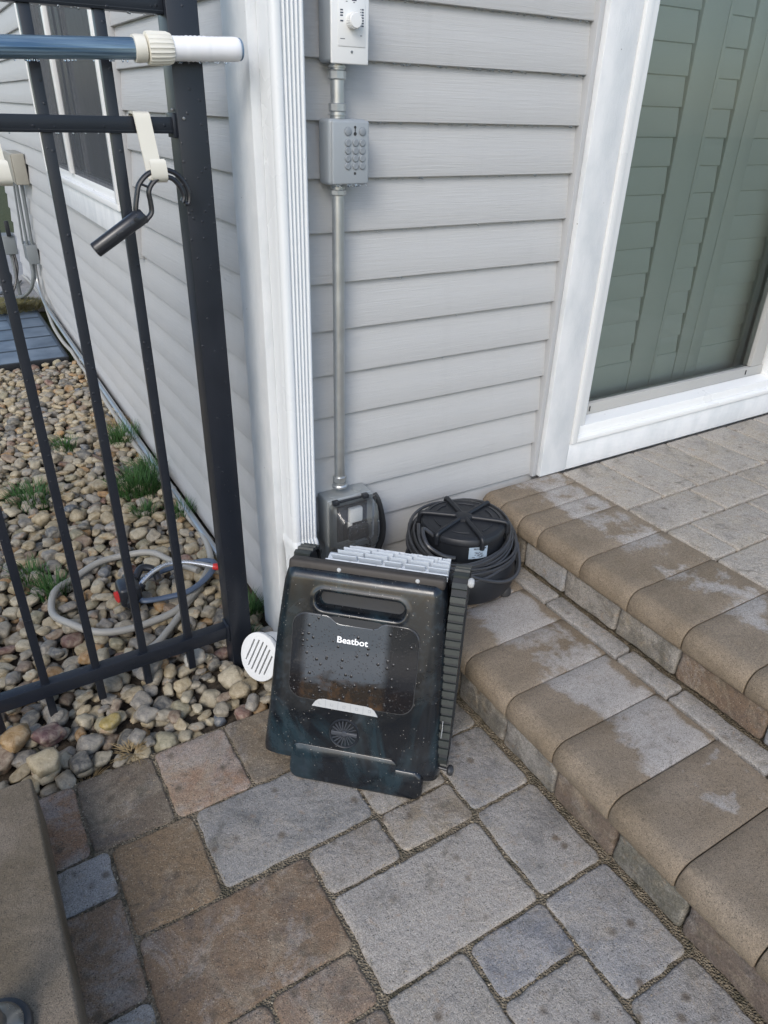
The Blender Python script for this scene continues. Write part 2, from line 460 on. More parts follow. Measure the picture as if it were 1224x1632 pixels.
GP = [(-.75,-.580,-.40,-.215,(.21,.135,.09,.5)), (-.577,-.420,-.40,-.215,(.125,.105,.085,.22)), (-.416,-.257,-.402,-.215,(.215,.15,.11,.5)),
 (-.254,-.095,-.402,-.212,(.14,.12,.095,.25)), (-.092,.068,-.402,-.212,(.15,.13,.10,.3)), (.071,.262,-.402,-.212,(.2,.19,.18,.4)),
 (-.75,-.551,-.502,-.404,(.29,.29,.30,.85)), (-.548,-.389,-.597,-.405,(.155,.118,.08,.2)), (-.75,-.551,-.700,-.505,(.17,.125,.09,.45)),
 (-.386,-.070,-.590,-.405,(.145,.15,.155,.78)), (-.067,.106,-.50,-.405,(.2,.19,.18,.5)), (-.067,.106,-.594,-.50,(.19,.18,.16,.5)),
 (-.548,-.230,-.796,-.601,(.15,.112,.08,.33)), (-.226,-.070,-.697,-.596,(.19,.175,.155,.68)), (-.066,.106,-.692,-.597,(.19,.17,.14,.6)),
 (-.226,.100,-.890,-.701,(.28,.265,.245,.92)), (.109,.262,-.682,-.50,(.22,.225,.24,.62)), (.109,.262,-.497,-.405,(.2,.2,.2,.5)),
 (.107,.262,-.890,-.686,(.235,.235,.24,.62)), (.104,.262,-1.090,-.895,(.215,.225,.25,.66)), (-.066,.100,-.990,-.894,(.21,.22,.25,.62)),
 (-.070,.098,-1.19,-.994,(.25,.24,.23,.78)), (.103,.262,-1.29,-1.094,(.22,.225,.24,.75)), (-.75,-.551,-.80,-.703,(.28,.27,.26,.8)),
 (-.548,-.392,-.892,-.799,(.20,.16,.125,.5)), (-.389,-.237,-.892,-.799,(.18,.14,.11,.42)), (-.233,-.073,-1.09,-.894,(.25,.235,.21,.8)),
 (-.548,-.237,-1.09,-.896,(.18,.15,.12,.5)), (-.75,-.551,-1.0,-.803,(.2,.16,.13,.5))]
cols = [(.21,.22,.245,.6), (.19,.15,.115,.4), (.25,.24,.22,.8), (.14,.115,.09,.3), (.2,.14,.1,.4), (.23,.235,.24,.7)]
xs = [-2.3,-2.14,-1.82,-1.66,-1.36,-1.2,-.9]
for i in range(len(xs)-1):
    y = -.215
    while y > -2.6:
        h = random.choice([.098, .19, .19]); GP.append((xs[i]+.002, xs[i+1], y-h, y, random.choice(cols))); y -= h+.003
for (xa, xb, y) in ((-.897,-.753,-.215), (-.75,-.551,-1.003), (-.548,-.392,-1.093), (-.389,-.237,-1.093), (-.233,-.073,-1.093), (-.07,.1,-1.193), (.103,.262,-1.293)):
    while y > -2.6:
        h = random.choice([.098, .19, .19]); GP.append((xa, xb, y-h, y, random.choice(cols))); y -= h+.003
g = MB()
for i, (a, b, c, d, col) in enumerate(GP):
    bw = max(0, min(1, (col[0]-col[2])/.06))      # brown pavers are a little lighter and warmer than the greys
    paver(g, a, b, c, d, 0, (col[0]*(1.16+.36*bw), col[1]*(1.10+.30*bw), col[2]*(1.0+.25*bw), col[3]), i+1)
g.build('patio_paving', M_pave, smooth=50, kind='structure')

# ================================================================== STEPS
steps = thing('paver_steps', 'two wide brown bullnose paver steps leading up to the landing below the sliding door', 'steps', (.26, 0, 0))
def cap(xn, xb, y0, y1, zt, seed, th=.062, rad=.034, dryness=.0):
    prof = []
    prof.append((xb, zt-th, 0)); prof.append((xb, zt-.004, .2)); prof.append((xb-.004, zt, .25))
    k = 16
    for i in range(1, k):
        t = 1-i/k; x = xn+rad + (xb-.004-xn-rad)*t
        prof.append((x, zt, min(1, max(0, (t-.12)/.35))*(1 if t < .93 else .7)))
    for i in range(8):
        a = math.pi/2 + math.pi/2*i/7
        prof.append((xn+rad+rad*math.cos(a), zt-rad+rad*math.sin(a), 0))
    for i in range(4):
        a = math.pi + math.pi/2*i/3
        prof.append((xn+.016+.016*math.cos(a), zt-th+.016+.016*math.sin(a), 0))
    n = len(prof); gap = .0013
    ys = [y0+gap, y0+gap+.003] + [y0+(y1-y0)*q/4 for q in (1, 2, 3)] + [y1-gap-.003, y1-gap]
    ins = [.003, 0, 0, 0, 0, 0, .003]
    cx, cz = (xn+xb)/2, zt-th/2
    vs = []; dr = []
    r0 = mnoise.noise(Vector((seed*2.2, .7, .1)))*.2 + dryness
    for y, q in zip(ys, ins):
        for (x, z, d) in prof:
            sx = 1-q/(xb-xn)*1.6; sz = 1-q/th*1.3
            w2 = mnoise.noise(Vector((x*20, y*20, seed)))*.0006
            vs.append((cx+(x-cx)*sx, y, cz+(z-cz)*sz+w2)); dr.append(d*(.62+r0) if d > 0 else 0)
    fs = []
    for i in range(len(ys)-1):
        for j in range(n): fs.append((i*n+j, i*n+(j+1) % n, (i+1)*n+(j+1) % n, (i+1)*n+j))
    fs.append(tuple(range(n))); fs.append(tuple((len(ys)-1)*n+j for j in range(n)))
    t = mnoise.noise(Vector((seed*5.1, 1, 2)))*.02
    mb = MB(); mb.add(vs, fs, (.215+t, .168+t*.8, .115+t*.6))
    o = mb.build('cap_stone', M_cap, steps, smooth=40)
    at = o.data.attributes.new('dry', 'FLOAT', 'POINT'); at.data.foreach_set('value', dr)
    return o
def riser(xf, y0, y1, z0, z1, col, seed, depth=.06):
    o = ragged(y0+.002, y1-.002, z0, z1, .006, .0035, seed); n = len(o); cy, cz = (y0+y1)/2, (z0+z1)/2
    rings = []
    for ins, dx in ((0, depth), (0, .006), (.002, .0025), (.0045, .0006), (.009, 0)):
        ring = []
        for y, z in o:
            d = Vector((cy-y, cz-z)); L = d.length; k = min(ins*1.2/L, .9)
            ring.append((xf+dx, y+d.x*k, z+d.y*k))
        rings.append(ring)
    mb = MB(); vs = [p for r_ in rings for p in r_]; fs = []
    for i in range(len(rings)-1):
        for j in range(n): fs.append((i*n+j, i*n+(j+1) % n, (i+1)*n+(j+1) % n, (i+1)*n+j))
    fs.append(tuple((len(rings)-1)*n+j for j in range(n)))
    mb.add(vs, fs, col); mb.build('riser_block', M_pave, steps, smooth=50)
ys1 = [-.018, -.095, -.178, -.256, -.412, -.566, -.718, -.871, -1.024, -1.177, -1.33, -1.483, -1.636, -1.789, -1.94, -2.1]
for i in range(len(ys1)-1): cap(.610, .905, ys1[i+1], ys1[i], .295, i+3, dryness=[.0,.12,.1,-.1,-.02,.02,.0,.0][min(i,7)])
ys2 = [-.012, -.135, -.287, -.433, -.581, -.7275, -.878, -1.03, -1.182, -1.334, -1.486, -1.638, -1.79, -1.94, -2.1]
for i in range(len(ys2)-1): cap(.258, .560, ys2[i+1], ys2[i], .150, i+33, dryness=[0,.0,.25,.05,.28,.32,-.25,-.4,-.3][min(i,8)])
r1c = [(.16,.14,.115,.4), (.23,.24,.255,.8), (.19,.175,.155,.72), (.18,.165,.14,.55), (.17,.12,.085,.3), (.22,.23,.25,.7), (.17,.13,.1,.3), (.2,.2,.2,.5), (.18,.15,.12,.4)]
ry = [-.012, -.20, -.357, -.536, -.712, -.927, -1.08, -1.28, -1.45, -1.65, -1.85, -2.1]
for i in range(len(ry)-1): riser(.627, ry[i+1], ry[i], .152, .231, r1c[i % 9], 71+i)
r2c = [(.15,.13,.11,.35), (.15,.13,.105,.35), (.15,.14,.12,.5), (.17,.16,.14,.62), (.17,.13,.1,.35), (.16,.15,.12,.4), (.16,.125,.1,.3), (.18,.17,.16,.45)]
ry2 = [-.012, -.21, -.40, -.572, -.734, -.897, -1.058, -1.24, -1.42, -1.6, -1.8, -2.1]
for i in range(len(ry2)-1): riser(.273, ry2[i+1], ry2[i], .0, .086, r2c[i % 8], 91+i)
sb = MB(); sb.box(.30, .90, -2.1, -.005, -.06, .085); sb.box(.655, 3.6, -2.1, -.005, .0851, .229); sb.box(.29, .654, -2.1, -.01, .0852, .137)
sb.box(.90, 3.6, -2.1, -.02, .2291, .284)
sb.build('base_fill', M_sand, steps, smooth=0)
sy = [-.012, -.20, -.359, -.60, -.7475, -.985, -1.22, -1.46, -1.7, -2.1]
st = MB()
for i in range(len(sy)-1): paver(st, .563, .624, sy[i+1], sy[i], .150, (.26,.25,.235,.8), 120+i, r=.006, amp=.003, gap=.003, cham=.005)
st.build('back_strip_pavers', M_pave, steps, smooth=50)
LP = []
for a, b in ((.907,1.062), (1.064,1.214), (1.216,1.371), (1.373,1.528), (1.53,1.685), (1.687,1.84), (1.842,1.995), (1.997,2.15), (2.152,2.305), (2.307,2.46)): LP.append((a, b, -.284, -.026))
for a, b in ((.907,1.163), (1.165,1.38), (1.382,1.6), (1.602,1.86), (1.862,2.1), (2.1,2.4)): LP.append((a, b, -.416, -.287))
for a, b in ((.907,1.0), (1.002,1.244), (1.246,1.50), (1.502,1.66), (1.662,1.93), (1.93,2.3)): LP.append((a, b, -.570, -.419))
for a, b in ((.907,1.12), (1.122,1.37), (1.372,1.55), (1.552,1.85), (1.85,2.2)): LP.append((a, b, -.712, -.573))
for r_ in range(9):
    x = .907; y1 = -.715-r_*.155
    while x < 2.6:
        ww = random.choice([.155, .235, .155, .27]); LP.append((x, x+ww-.002, y1-.152, y1)); x += ww
lp = MB()
for i, (a, b, c, d) in enumerate(LP):
    v = mnoise.noise(Vector((i*1.7, 3, 3)))*.03
    lp.add([], []); paver(lp, a, b, c, d, .295, (.41+v, .365+v, .30+v, .72+v*4), 200+i, r=.007, amp=.0016, gap=.0018, cham=.0045)
lp.build('landing_pavers', M_pave, steps, smooth=50)

# ================================================================== HOUSE
house = thing('house', 'grey sided house with white corner trim, downspout, side window and sliding door', 'house', (0, 0, 0))
E_ = .1016
def siding_front(mb, x0, x1, z0, z1, y=0.0):
    k = int(math.ceil((1.42-z0)/E_ - 1e-6))
    while True:
        zb = 1.42-E_*k
        if zb >= z1-.002: break
        zt = min(zb+E_, z1); zl = max(zb, z0); f = lambda z: y+.0120*(z-zb)/E_
        P = []
        if zb >= z0-1e-4: P = [(.0145+y, zb-.0003), (y+.0022, zb-.0006), (y+.0006, zb+.0004), (y+.0001, zb+.0022)]
        else: P = [(f(zl), zl)]
        P += [(f(zl+(zt-zl)*.5), zl+(zt-zl)*.5), (f(zt), zt)]
        n = len(P); nx = max(2, int((x1-x0)/.25))
        vs = []
        for i in range(nx+1):
            x = x0+(x1-x0)*i/nx
            for (yy, z) in P:
                wv = mnoise.noise(Vector((x*2.5, k*1.9, 0)))*.0009
                vs.append((x, yy+wv, z+wv*.6))
        fs = [(i*n+j, (i+1)*n+j, (i+1)*n+j+1, i*n+j+1) for i in range(nx) for j in range(n-1)]
        mb.add(vs, fs); k -= 1
def siding_side(mb, y0, y1, z0, z1):
    t = MB(); siding_front(t, y0, y1, z0, z1)
    # (x along, y depth) -> wall at x=0 facing -x : X = depth, Y = along
    mb.add([(v[1], v[0], v[2]) for v in t.v], [f[::-1] for f in t.f])
fwm = MB()
siding_front(fwm, .079, .8195, -.02, 2.9); siding_front(fwm, .8195, 3.05, 2.42, 2.9)
siding_front(fwm, 3.0, 4.6, .28, 2.9)
fwm.box(.02, .819, .02, .12, -.1, 2.9); fwm.box(.819, 3.05, .02, .12, 2.42, 2.9); fwm.box(3.05, 4.6, .02, .12, -.1, 2.9); fwm.box(.82, 3.05, .02, .12, -.1, .28)
fwm.build('front_wall', M_sid_front, house, smooth=30, fix=False)
WY0, WY1, WZ0, WZ1 = 1.10, 2.63, .865, 2.15
swm = MB()
siding_side(swm, .115, WY0-.02, -.004, 2.9); siding_side(swm, WY0-.02, WY1+.02, -.004, WZ0-.03); siding_side(swm, WY1+.02, 5.2, -.004, 2.9); siding_side(swm, WY0-.02, WY1+.02, WZ1+.1, 2.9)
swm.box(.02, .12, .1201, WY0, -.2, 2.9); swm.box(.02, .12, WY0, WY1, -.2, WZ0-.005); swm.box(.02, .12, WY1, 5.2, -.2, 2.9); swm.box(.02, .12, WY0, WY1, WZ1, 2.9)
swm.box(.12, 4.6, 5.1, 5.2, -.2, 2.9); 
swm.build('side_wall', M_sid_side, house, smooth=30, fix=False)
fd = MB(); fd.box(.02, 3.0, .021, .119, -.3, -.101); fd.box(.0201, .119, .121, 5.2, -.3, -.005); fd.build('foundation', M_conc, house, smooth=0)
rm = MB(); rm.box(.13, 4.5, .9, .95, -.2, 2.9); rm.box(.13, 4.5, .13, .9, 2.6, 2.65); rm.box(.13, 4.5, .13, .9, .2, .25); rm.box(.6, .65, .96, 5.05, -.2, 2.9)
rm.box(.13, .6, .96, 5.05, 2.6, 2.65); rm.box(.13, .6, .96, 5.05, .3, .35); rm.box(4.5, 4.55, .13, 5.0, -.1, 2.9)
rm.build('interior_wall', M_dark, house, smooth=0)
# corner boards
cb = MB(); cb.box(-.022, .001, -.022, .100, -.004, 2.9, .0025); cb.build('corner_board', M_trim_v, house)
cb = MB(); cb.box(.0012, .076, -.0215, .019, -.003, 2.9, .0025); cb.build('corner_board', M_trim_v, house)
jc = MB(); jc.box(-.012, .010, .1005, .1165, -.016, 2.9, .003); jc.box(.0765, .088, -.008, .012, .0, 2.9, .002)
jc.build('channel_trim', M_jch, house)
# downspout: ribbed face, left side face visible
sp = MB()
x0, x1, y0, y1 = -.0035, .0575, -.084, -.0225
def spout_sec():
    P = []
    P += [(x0, y1), (x0, -.062)]
    P += [(x0+.002*math.sin(math.pi*i/2), -.062-.004*i) for i in (1, 2)]
    P += [(x0-.0, -.074), (x0+.0035, y0+.003), (x0+.007, y0)]
    nr = 5; a, b = x0+.016, x1-.006
    for i in range(nr):
        c0 = a+(b-a)*i/nr; c1 = a+(b-a)*(i+1)/nr; wv = c1-c0
        P += [(c0, y0), (c0+wv*.22, y0+.0008), (c0+wv*.42, y0+.0050), (c0+wv*.62, y0+.0050), (c0+wv*.85, y0+.0008)]
    P += [(b, y0), (x1-.003, y0+.0006), (x1-.0006, y0+.003), (x1, y0+.007), (x1, y1)]
    return P
P = spout_sec()
sp.prism(P, 'Z', .335, 2.9)
# elbow flare at the foot, then a plain shoe
nz = len(P); Lv = []; cx = (x0+x1)/2
rings = [(.345, 1.0, 0), (.336, 1.07, 0), (.325, 1.09, -.0), (.316, 1.05, -.002), (.30, 1.03, -.008), (.20, 1.03, -.012), (.09, 1.03, -.016), (.035, 1.03, -.03)]
vs = []
for z, s_, dy in rings: vs += [(cx+(p[0]-cx)*s_, (y1+(p[1]-y1)*s_)+dy, z) for p in P]
fs = []
for i in range(len(rings)-1):
    for j in range(nz): fs.append((i*nz+j, i*nz+(j+1) % nz, (i+1)*nz+(j+1) % nz, (i+1)*nz+j))
sp.add(vs, fs)
sp.build('downspout', M_spout, house, smooth=50)
# --- sliding door
tr_ = MB(); tr_.box(.820, .924, -.026, .019, .298, 2.42, .003)
tr_.build('door_casing', M_trim_v, house)
tr_ = MB(); tr_.box(.9245, 3.0, -.025, .019, .298, .384, .003); tr_.build('door_casing', M_trim_h, house)
jc = MB(); jc.box(.803, .8195, -.012, .015, .2958, 2.44, .003); jc.build('channel_trim', M_jch, house)
df = MB()
df.box(.925, .947, -.033, .10, .385, 2.42, .002); df.box(.9472, .982, -.018, .10, .432, 2.40, .002); df.box(.9822, 1.0, .012, .10, .44, 2.40, .001)
df.box(.9472, 2.95, -.033, .10, .3852, .401, .002); df.box(.9474, 2.95, -.018, .10, .4012, .431, .002)
df.box(1.90, 2.0, -.010, .10, .4312, 2.38, .002); df.box(2.93, 2.99, -.03, .1, .4014, 2.42, .002); df.box(.9474, 2.95, -.03, .1, 2.38, 2.42, .002)
# sloped sill step
df.prism([(-.017, .4312), (.012, .440), (.10, .440), (.10, .4312)], 'X', .9823, 1.8998)
door = df.build('sliding_door', M_white, house)
pr_ = MB(); pr_.box(1.0005, 1.8995, .022, .055, .4405, .476, .003); pr_.box(1.822, 1.886, .0215, .056, .4765, 2.38, .003); pr_.box(1.0006, 1.012, .024, .055, .4765, 2.38, .002)
pr_.build('panel_frame', M_frame_grey, door)
gk = MB(); gk.add([(1.0121,.037,.4766),(1.8219,.037,.4766),(1.8219,.037,2.38),(1.0121,.037,2.38)],[(0,1,2,3)]); gk.build('pane', M_glass_door, door, smooth=0, label='greenish tinted glass of the sliding door')
gk = MB(); gk.add([(2.0,.037,.4315),(2.93,.037,.4315),(2.93,.037,2.38),(2.0,.037,2.38)],[(0,1,2,3)]); gk.build('pane', M_glass_door, door, smooth=0)
sc = MB()
for xx in (1.035, 1.80):
    sc.box(xx-.0015, xx+.0015, .0195, .0222, .452, .468)
sc.build('weep_slot', M_dark, door)
def shutter(xa, xb, stl, str_):
    sh = MB(); z0, z1 = .425, 2.2; y = .13
    sh.box(xa, xa+stl, y-.014, y+.014, z0, z1, .002); sh.box(xb-str_, xb, y-.014, y+.014, z0, z1, .002)
    sh.box(xa+stl+.001, xb-str_-.001, y-.012, y+.012, z0, z0+.12, .002)
    z = 1.42+.0674+.0735*8
    while z > z0+.14:
        # closed louvre, overlapping the one below
        t = MB(); t.box(-.5, .5, -.005, .005, -.041, .041, .003)
        a = R(-5.5); L = xb-str_-xa-stl-.006; c = (xa+stl+xb-str_)/2
        vs = [(c+v[0]*L, y+v[1]*math.cos(a)-v[2]*math.sin(a), z-.036+v[1]*math.sin(a)+v[2]*math.cos(a)) for v in t.v]
        sh.add(vs, t.f); z -= .0735
    sh.build('shutter', M_shut, door)
shutter(.99, 1.407, .02, .105); shutter(1.409, 1.588, .015, .062); shutter(1.590, 1.96, .058, .09); shutter(1.962, 2.5, .06, .06)
# --- side window
wf = MB(); T = lambda y0_, y1_, z0_, z1_, xx, mb_, b=.003: mb_.box(-xx, .019, y0_, y1_, z0_, z1_, b)
wc = MB(); T(WY0-.035, WY0+.045, .818, 2.25, .020, wc); wc.build('window_casing', M_trim_v, house)
wc = MB(); T(WY1-.045, WY1+.035, .835, 2.25, .020, wc); wc.build('window_casing', M_trim_v, house)
wc = MB(); T(WY0+.046, WY1-.046, 2.16, 2.25, .0195, wc); wc.build('window_casing', M_trim_side_h, house)
wc = MB(); T(WY0+.046, WY1-.046, .835, .93, .0195, wc); wc.build('window_casing', M_trim_side_h, house)
jc = MB(); jc.box(-.010, .012, WY0-.051, WY0-.036, .80, 2.27, .002); jc.build('channel_trim', M_jch, house)
a, b = WY0+.046, WY1-.046
wf.box(-.032, .06, a, b, .931, .952, .002); wf.box(-.014, .06, a, b, .9525, .980, .002); wf.box(-.032, .06, a, a+.02, .9522, 2.16, .002); wf.box(-.014, .06, a+.0205, a+.05, .981, 2.16, .002)
wf.box(-.032, .06, b-.02, b, .9522, 2.16, .002); wf.box(-.014, .06, b-.05, b-.0205, .981, 2.16, .002)
wf.box(-.026, -.006, 1.950, 1.985, .981, 2.16, .002)
win = wf.build('window', M_white, house)
for (p, q) in ((a+.0502, 1.9448), (1.9952, b-.0502)):
    gk = MB(); gk.add([(.013,p,.981),(.013,q,.981),(.013,q,2.16),(.013,p,2.16)],[(0,1,2,3)]); gk.build('pane', M_glass_win, win, smooth=0)
sn = MB(); sn.add([(-.0105,a+.021,.96),(-.0105,1.949,.96),(-.0105,1.949,2.15),(-.0105,a+.021,2.15)],[(0,1,2,3)]); sn.add([(-.0105,1.986,.96),(-.0105,b-.021,.96),(-.0105,b-.021,2.15),(-.0105,1.986,2.15)],[(0,1,2,3)])
sn.build('insect_screen', M_screen, win, smooth=0)
cu = MB(); vs = []; n = 260
for i in range(n+1):
    y = a+(b-a)*i/n; vs += [(.085+.016*math.sin(y*95)+.006*math.sin(y*37), y, .93), (.085+.016*math.sin(y*95+.3)+.006*math.sin(y*37), y, 2.2)]
cu.add(vs, [(2*i, 2*i+2, 2*i+3, 2*i+1) for i in range(n)]); cu.build('curtain', M_curtain, win)

# ================================================================== WALL FIXTURES
def text_mesh(mb, txt, size, M, depth=.0002, bold=0.0, spacing=1.0):
    cu_ = bpy.data.curves.new('t', 'FONT'); cu_.body = txt; cu_.size = size; cu_.extrude = depth; cu_.offset = bold; cu_.space_character = spacing
    cu_.resolution_u = 4
    to = bpy.data.objects.new('t', cu_); COL.objects.link(to)
    dg = bpy.context.evaluated_depsgraph_get(); me = bpy.data.meshes.new_from_object(to.evaluated_get(dg))
    vs = [tuple(M @ v.co) for v in me.vertices]; fs = [tuple(p.vertices) for p in me.polygons]
    mb.add(vs, fs)
    bpy.data.objects.remove(to); bpy.data.meshes.remove(me); bpy.data.curves.remove(cu_)
FRONT = lambda x, y, z: Matrix(((1,0,0,x), (0,0,-1,y), (0,1,0,z), (0,0,0,1)))   # text lying in the xz plane facing -y
M_ink = simple('dark_print', (.06, .07, .10), .5)
M_screw = metal_mat('screw_steel', (.35, .35, .35), .4)

# volume control: grey box with a white plate
v = thing('volume_control', 'grey wall box with white front plate and round white knob above the keypad', 'volume control', (.16, 0, 1.31))
q = MB(); q.box(.1235, .196, -.050, .001, 1.310, 1.43, .006, 3); q.build('back_box', M_greybox, v)
q = MB(); q.box(.1215, .1975, -.0565, -.0505, 1.3075, 1.425, .0022, 3); q.build('face_plate', M_white, v)
q = MB(); q.box(.1345, .1895, -.0578, -.0566, 1.3345, 1.4235, .0005); fp = q.build('dial_panel', M_white, v)
q = MB(); q.lathe((.1625, -.0577, 1.3725), [(.0005,.0), (.0125,.0), (.0125,.003), (.0118,.014), (.0108,.016), (.0005,.0165)], 36, 'Y')
for i in range(24):
    a = 2*math.pi*i/24; q.box(.1625+.0122*math.cos(a)-.0006, .1625+.0122*math.cos(a)+.0006, -.0712, -.0595, 1.3725+.0122*math.sin(a)-.0006, 1.3725+.0122*math.sin(a)+.0006)
q.build('knob', M_white, fp)
q = MB(); q.lathe((.1625, -.0566, 1.3265), [(.0001,0), (.0024,0), (.0024,.0006), (.0001,.0008)], 14, 'Y'); q.build('screw', M_screw, v)
q = MB(); Y = -.05795
for (a, b_, z) in ((.1465,.156,1.4040), (.1615,.171,1.4032)): q.box(a, b_, Y-.0001, Y, z-.0015, z+.0015); q.box(a+.003, b_-.003, Y-.0001, Y, z-.0044, z-.0034)
for i, z in enumerate((1.3875, 1.3835, 1.3796, 1.3716)): q.box(.1385, .1440+(i % 2)*.0006, Y-.0001, Y, z-.0012, z+.0010)
for i in range(7): q.box(.1785, .1800, Y-.0001, Y, 1.3894-.0040*i, 1.3908-.0040*i); q.box(.1812, .1858, Y-.0001, Y, 1.3890-.0040*i, 1.3912-.0040*i)
q.box(.1385, .1480, Y-.0001, Y, 1.3450, 1.3460); q.box(.1785, .1825, Y-.0001, Y, 1.3510, 1.3520)
q.build('printed_marks', M_ink, fp)

# keypad box
v = thing('keypad_box', 'weathered grey keypad box with round rubber keys, between two conduit fittings', 'keypad', (.16, 0, 1.105))
q = MB(); q.box(.1195, .2035, -.048, .001, 1.1065, 1.221, .008, 4); q.build('housing', M_greybox, v)
q = MB(); q.box(.1225, .2025, -.0545, -.0475, 1.109, 1.218, .006, 4); kf = q.build('key_face', M_greybox, v)
def key(cx, cz, r, digit):
    q = MB(); q.lathe((cx, -.0544, cz), [(.0001,0), (r*1.12,0), (r*1.12,.0006), (r*.98,.0006), (r*.95,.0022), (r*.8,.0028), (.0001,.0026)], 28, 'Y')
    if digit:
        text_mesh(q, digit, r*1.25, FRONT(cx-r*.38, -.0571, cz-r*.45), .0002)
    q.build('key', M_greykey, kf)
kx = (.1555, .1720, .1870); kz = (1.1815, 1.1680, 1.1548, 1.1415); dg_ = ('123', '456', '789', '*0#')
for i, z in enumerate(kz):
    for j, x in enumerate(kx): key(x, z, .0062, dg_[i][j])
key(.1555, 1.2005, .0072, ''); key(.1870, 1.2005, .0070, '')
q = MB()
for z, r in ((1.2075, .0024), (1.1965, .0032), (1.1285, .0024)): q.lathe((.1712, -.0545, z), [(.0001,.0), (r,.0), (r,.0007), (r*.4,.0002), (.0001,.0002)], 16, 'Y')
q.box(.1703, .1721, -.0552, -.0546, 1.1965, 1.2075)
q.build('screw', M_dark, kf, smooth=30)
# conduit: fittings and pipe
def hexnut(q, x, y, z0, z1, r):
    n = 8; vs = []
    for z, k in ((z0, .92), (z0+.0015, 1), (z1-.0015, 1), (z1, .92)):
        vs += [(x+r*k*math.cos(2*math.pi*i/n+.3), y+r*k*math.sin(2*math.pi*i/n+.3), z) for i in range(n)]
    fs = [(i*n+j, i*n+(j+1) % n, (i+1)*n+(j+1) % n, (i+1)*n+j) for i in range(3) for j in range(n)] + [tuple(range(n)), tuple(range(3*n, 4*n))]
    q.add(vs, fs)
CX, CY = .1465, -.030
v = thing('conduit_pipe', 'short galvanized conduit joining the white plated box to the keypad box', 'conduit', (CX, CY, 1.22), group='galvanized conduits on the wall')
q = MB(); q.cyl((CX, CY, 1.238), (CX, CY, 1.292), .0128, n=28); q.build('pipe', M_galv, v)
q = MB(); hexnut(q, CX, CY, 1.284, 1.299, .0165); q.cyl((CX, CY, 1.2992), (CX, CY, 1.3098), .0135, n=24); q.lathe((CX, CY, 1.3025), [(.012,0), (.0165,0), (.0165,.003), (.012,.003)], 20); q.build('fitting', M_galv, v)
q = MB(); hexnut(q, CX, CY, 1.2325, 1.2465, .0165); q.cyl((CX, CY, 1.2212), (CX, CY, 1.2324), .0138, n=24); q.lathe((CX, CY, 1.2265), [(.012,0), (.017,0), (.017,.002), (.012,.002)], 20); q.build('fitting', M_galv, v)
v = thing('conduit_pipe', 'long vertical galvanized conduit running down the siding from the keypad to the outlet box', 'conduit', (CX, CY, .44), group='galvanized conduits on the wall')
q = MB(); q.cyl((CX, CY, .455), (CX, CY, 1.10), .0125, n=28); q.build('pipe', M_galv, v)
q = MB(); q.cyl((CX, CY, 1.0990), (CX, CY, 1.1063), .0135, n=24); hexnut(q, CX, CY, 1.0885, 1.0988, .0165); q.build('fitting', M_galv, v)
q = MB(); hexnut(q, CX, CY, .4505, .466, .0165); q.lathe((CX, CY, .4365), [(.012,0), (.019,0), (.019,.0045), (.0165,.008), (.0165,.0138), (.012,.0138)], 24); q.build('fitting', M_galv, v)
# outlet box with clear in-use cover
v = thing('outlet_box', 'metal outlet box low on the wall with a wet clear bubble cover and cords', 'outlet box', (.16, 0, .27))
q = MB(); q.box(.1015, .2255, -.052, .001, .283, .4155, .004, 3)
q.lathe((.125, -.03, .4156), [(.0001,0), (.011,0), (.011,.0012), (.0001,.0014)], 20); q.lathe((.195, -.03, .4156), [(.0001,0), (.012,0), (.012,.0012), (.0001,.0014)], 20)
q.build('metal_box', M_speckbox, v)
q = MB(); q.box(.1035, .2245, -.0595, -.0525, .2850, .4135, .003); q.build('gasket_frame', M_speckbox, v)
q = MB()
def rr(x0, x1, z0, z1, r, n=6):
    P = []
    for cx, cz, a0 in ((x1-r, z0+r, -90), (x1-r, z1-r, 0), (x0+r, z1-r, 90), (x0+r, z0+r, 180)):
        for i in range(n+1):
            a = R(a0+90*i/n); P.append((cx+r*math.cos(a), cz+r*math.sin(a)))
    return P
secs = [(-.0600, rr(.100, .2285, .281, .4095, .010)), (-.068, rr(.100, .2285, .281, .4095, .010)), (-.0682, rr(.105, .2235, .286, .4045, .011)), (-.088, rr(.107, .2215, .288, .402, .014)), (-.108, rr(.114, .214, .291, .384, .016)), (-.112, rr(.121, .207, .297, .375, .014))]
vs = []; n = len(secs[0][1])
for y, P in secs: vs += [(p[0], y, p[1]) for p in P]
fs = [(i*n+j, i*n+(j+1) % n, (i+1)*n+(j+1) % n, (i+1)*n+j) for i in range(len(secs)-1) for j in range(n)] + [tuple((len(secs)-1)*n+j for j in range(n))]
q.add(vs, fs); cv = q.build('bubble_cover', M_clear, v, smooth=25)
q = MB()
for xx in (.117, .198): q.box(xx-.008, xx+.008, -.072, -.058, .4085, .4195, .002)
q.box(.128, .188, -.066, -.059, .4100, .4145, .001)
q.build('hinge', M_blackplastic, v)
q = MB(); q.box(.122, .206, -.0625, -.0597, .298, .398, .002); q.build('device_plate', M_blackplastic, v)
q = MB(); q.box(.150, .186, -.078, -.0627, .352, .392, .004); q.box(.150, .160, -.0722, -.0627, .330, .3515, .002); q.build('plug', M_white, v)
q = MB(); q.box(.140, .196, -.096, -.0785, .312, .350, .006); q.build('plug', M_blackplastic, v)
q = MB(); q.cyl((.117, -.028, .283), (.117, -.028, .03), .0125, n=20); q.build('conduit', M_galv, v)
for xx in (.150, .178):
    q = MB(); q.cyl((xx, -.030, .283), (xx, -.030, .02), .0085, n=16); q.lathe((xx, -.03, .266), [(.008,0), (.012,0), (.012,.0169), (.008,.0169)], 16); q.build('conduit', M_galv, v)
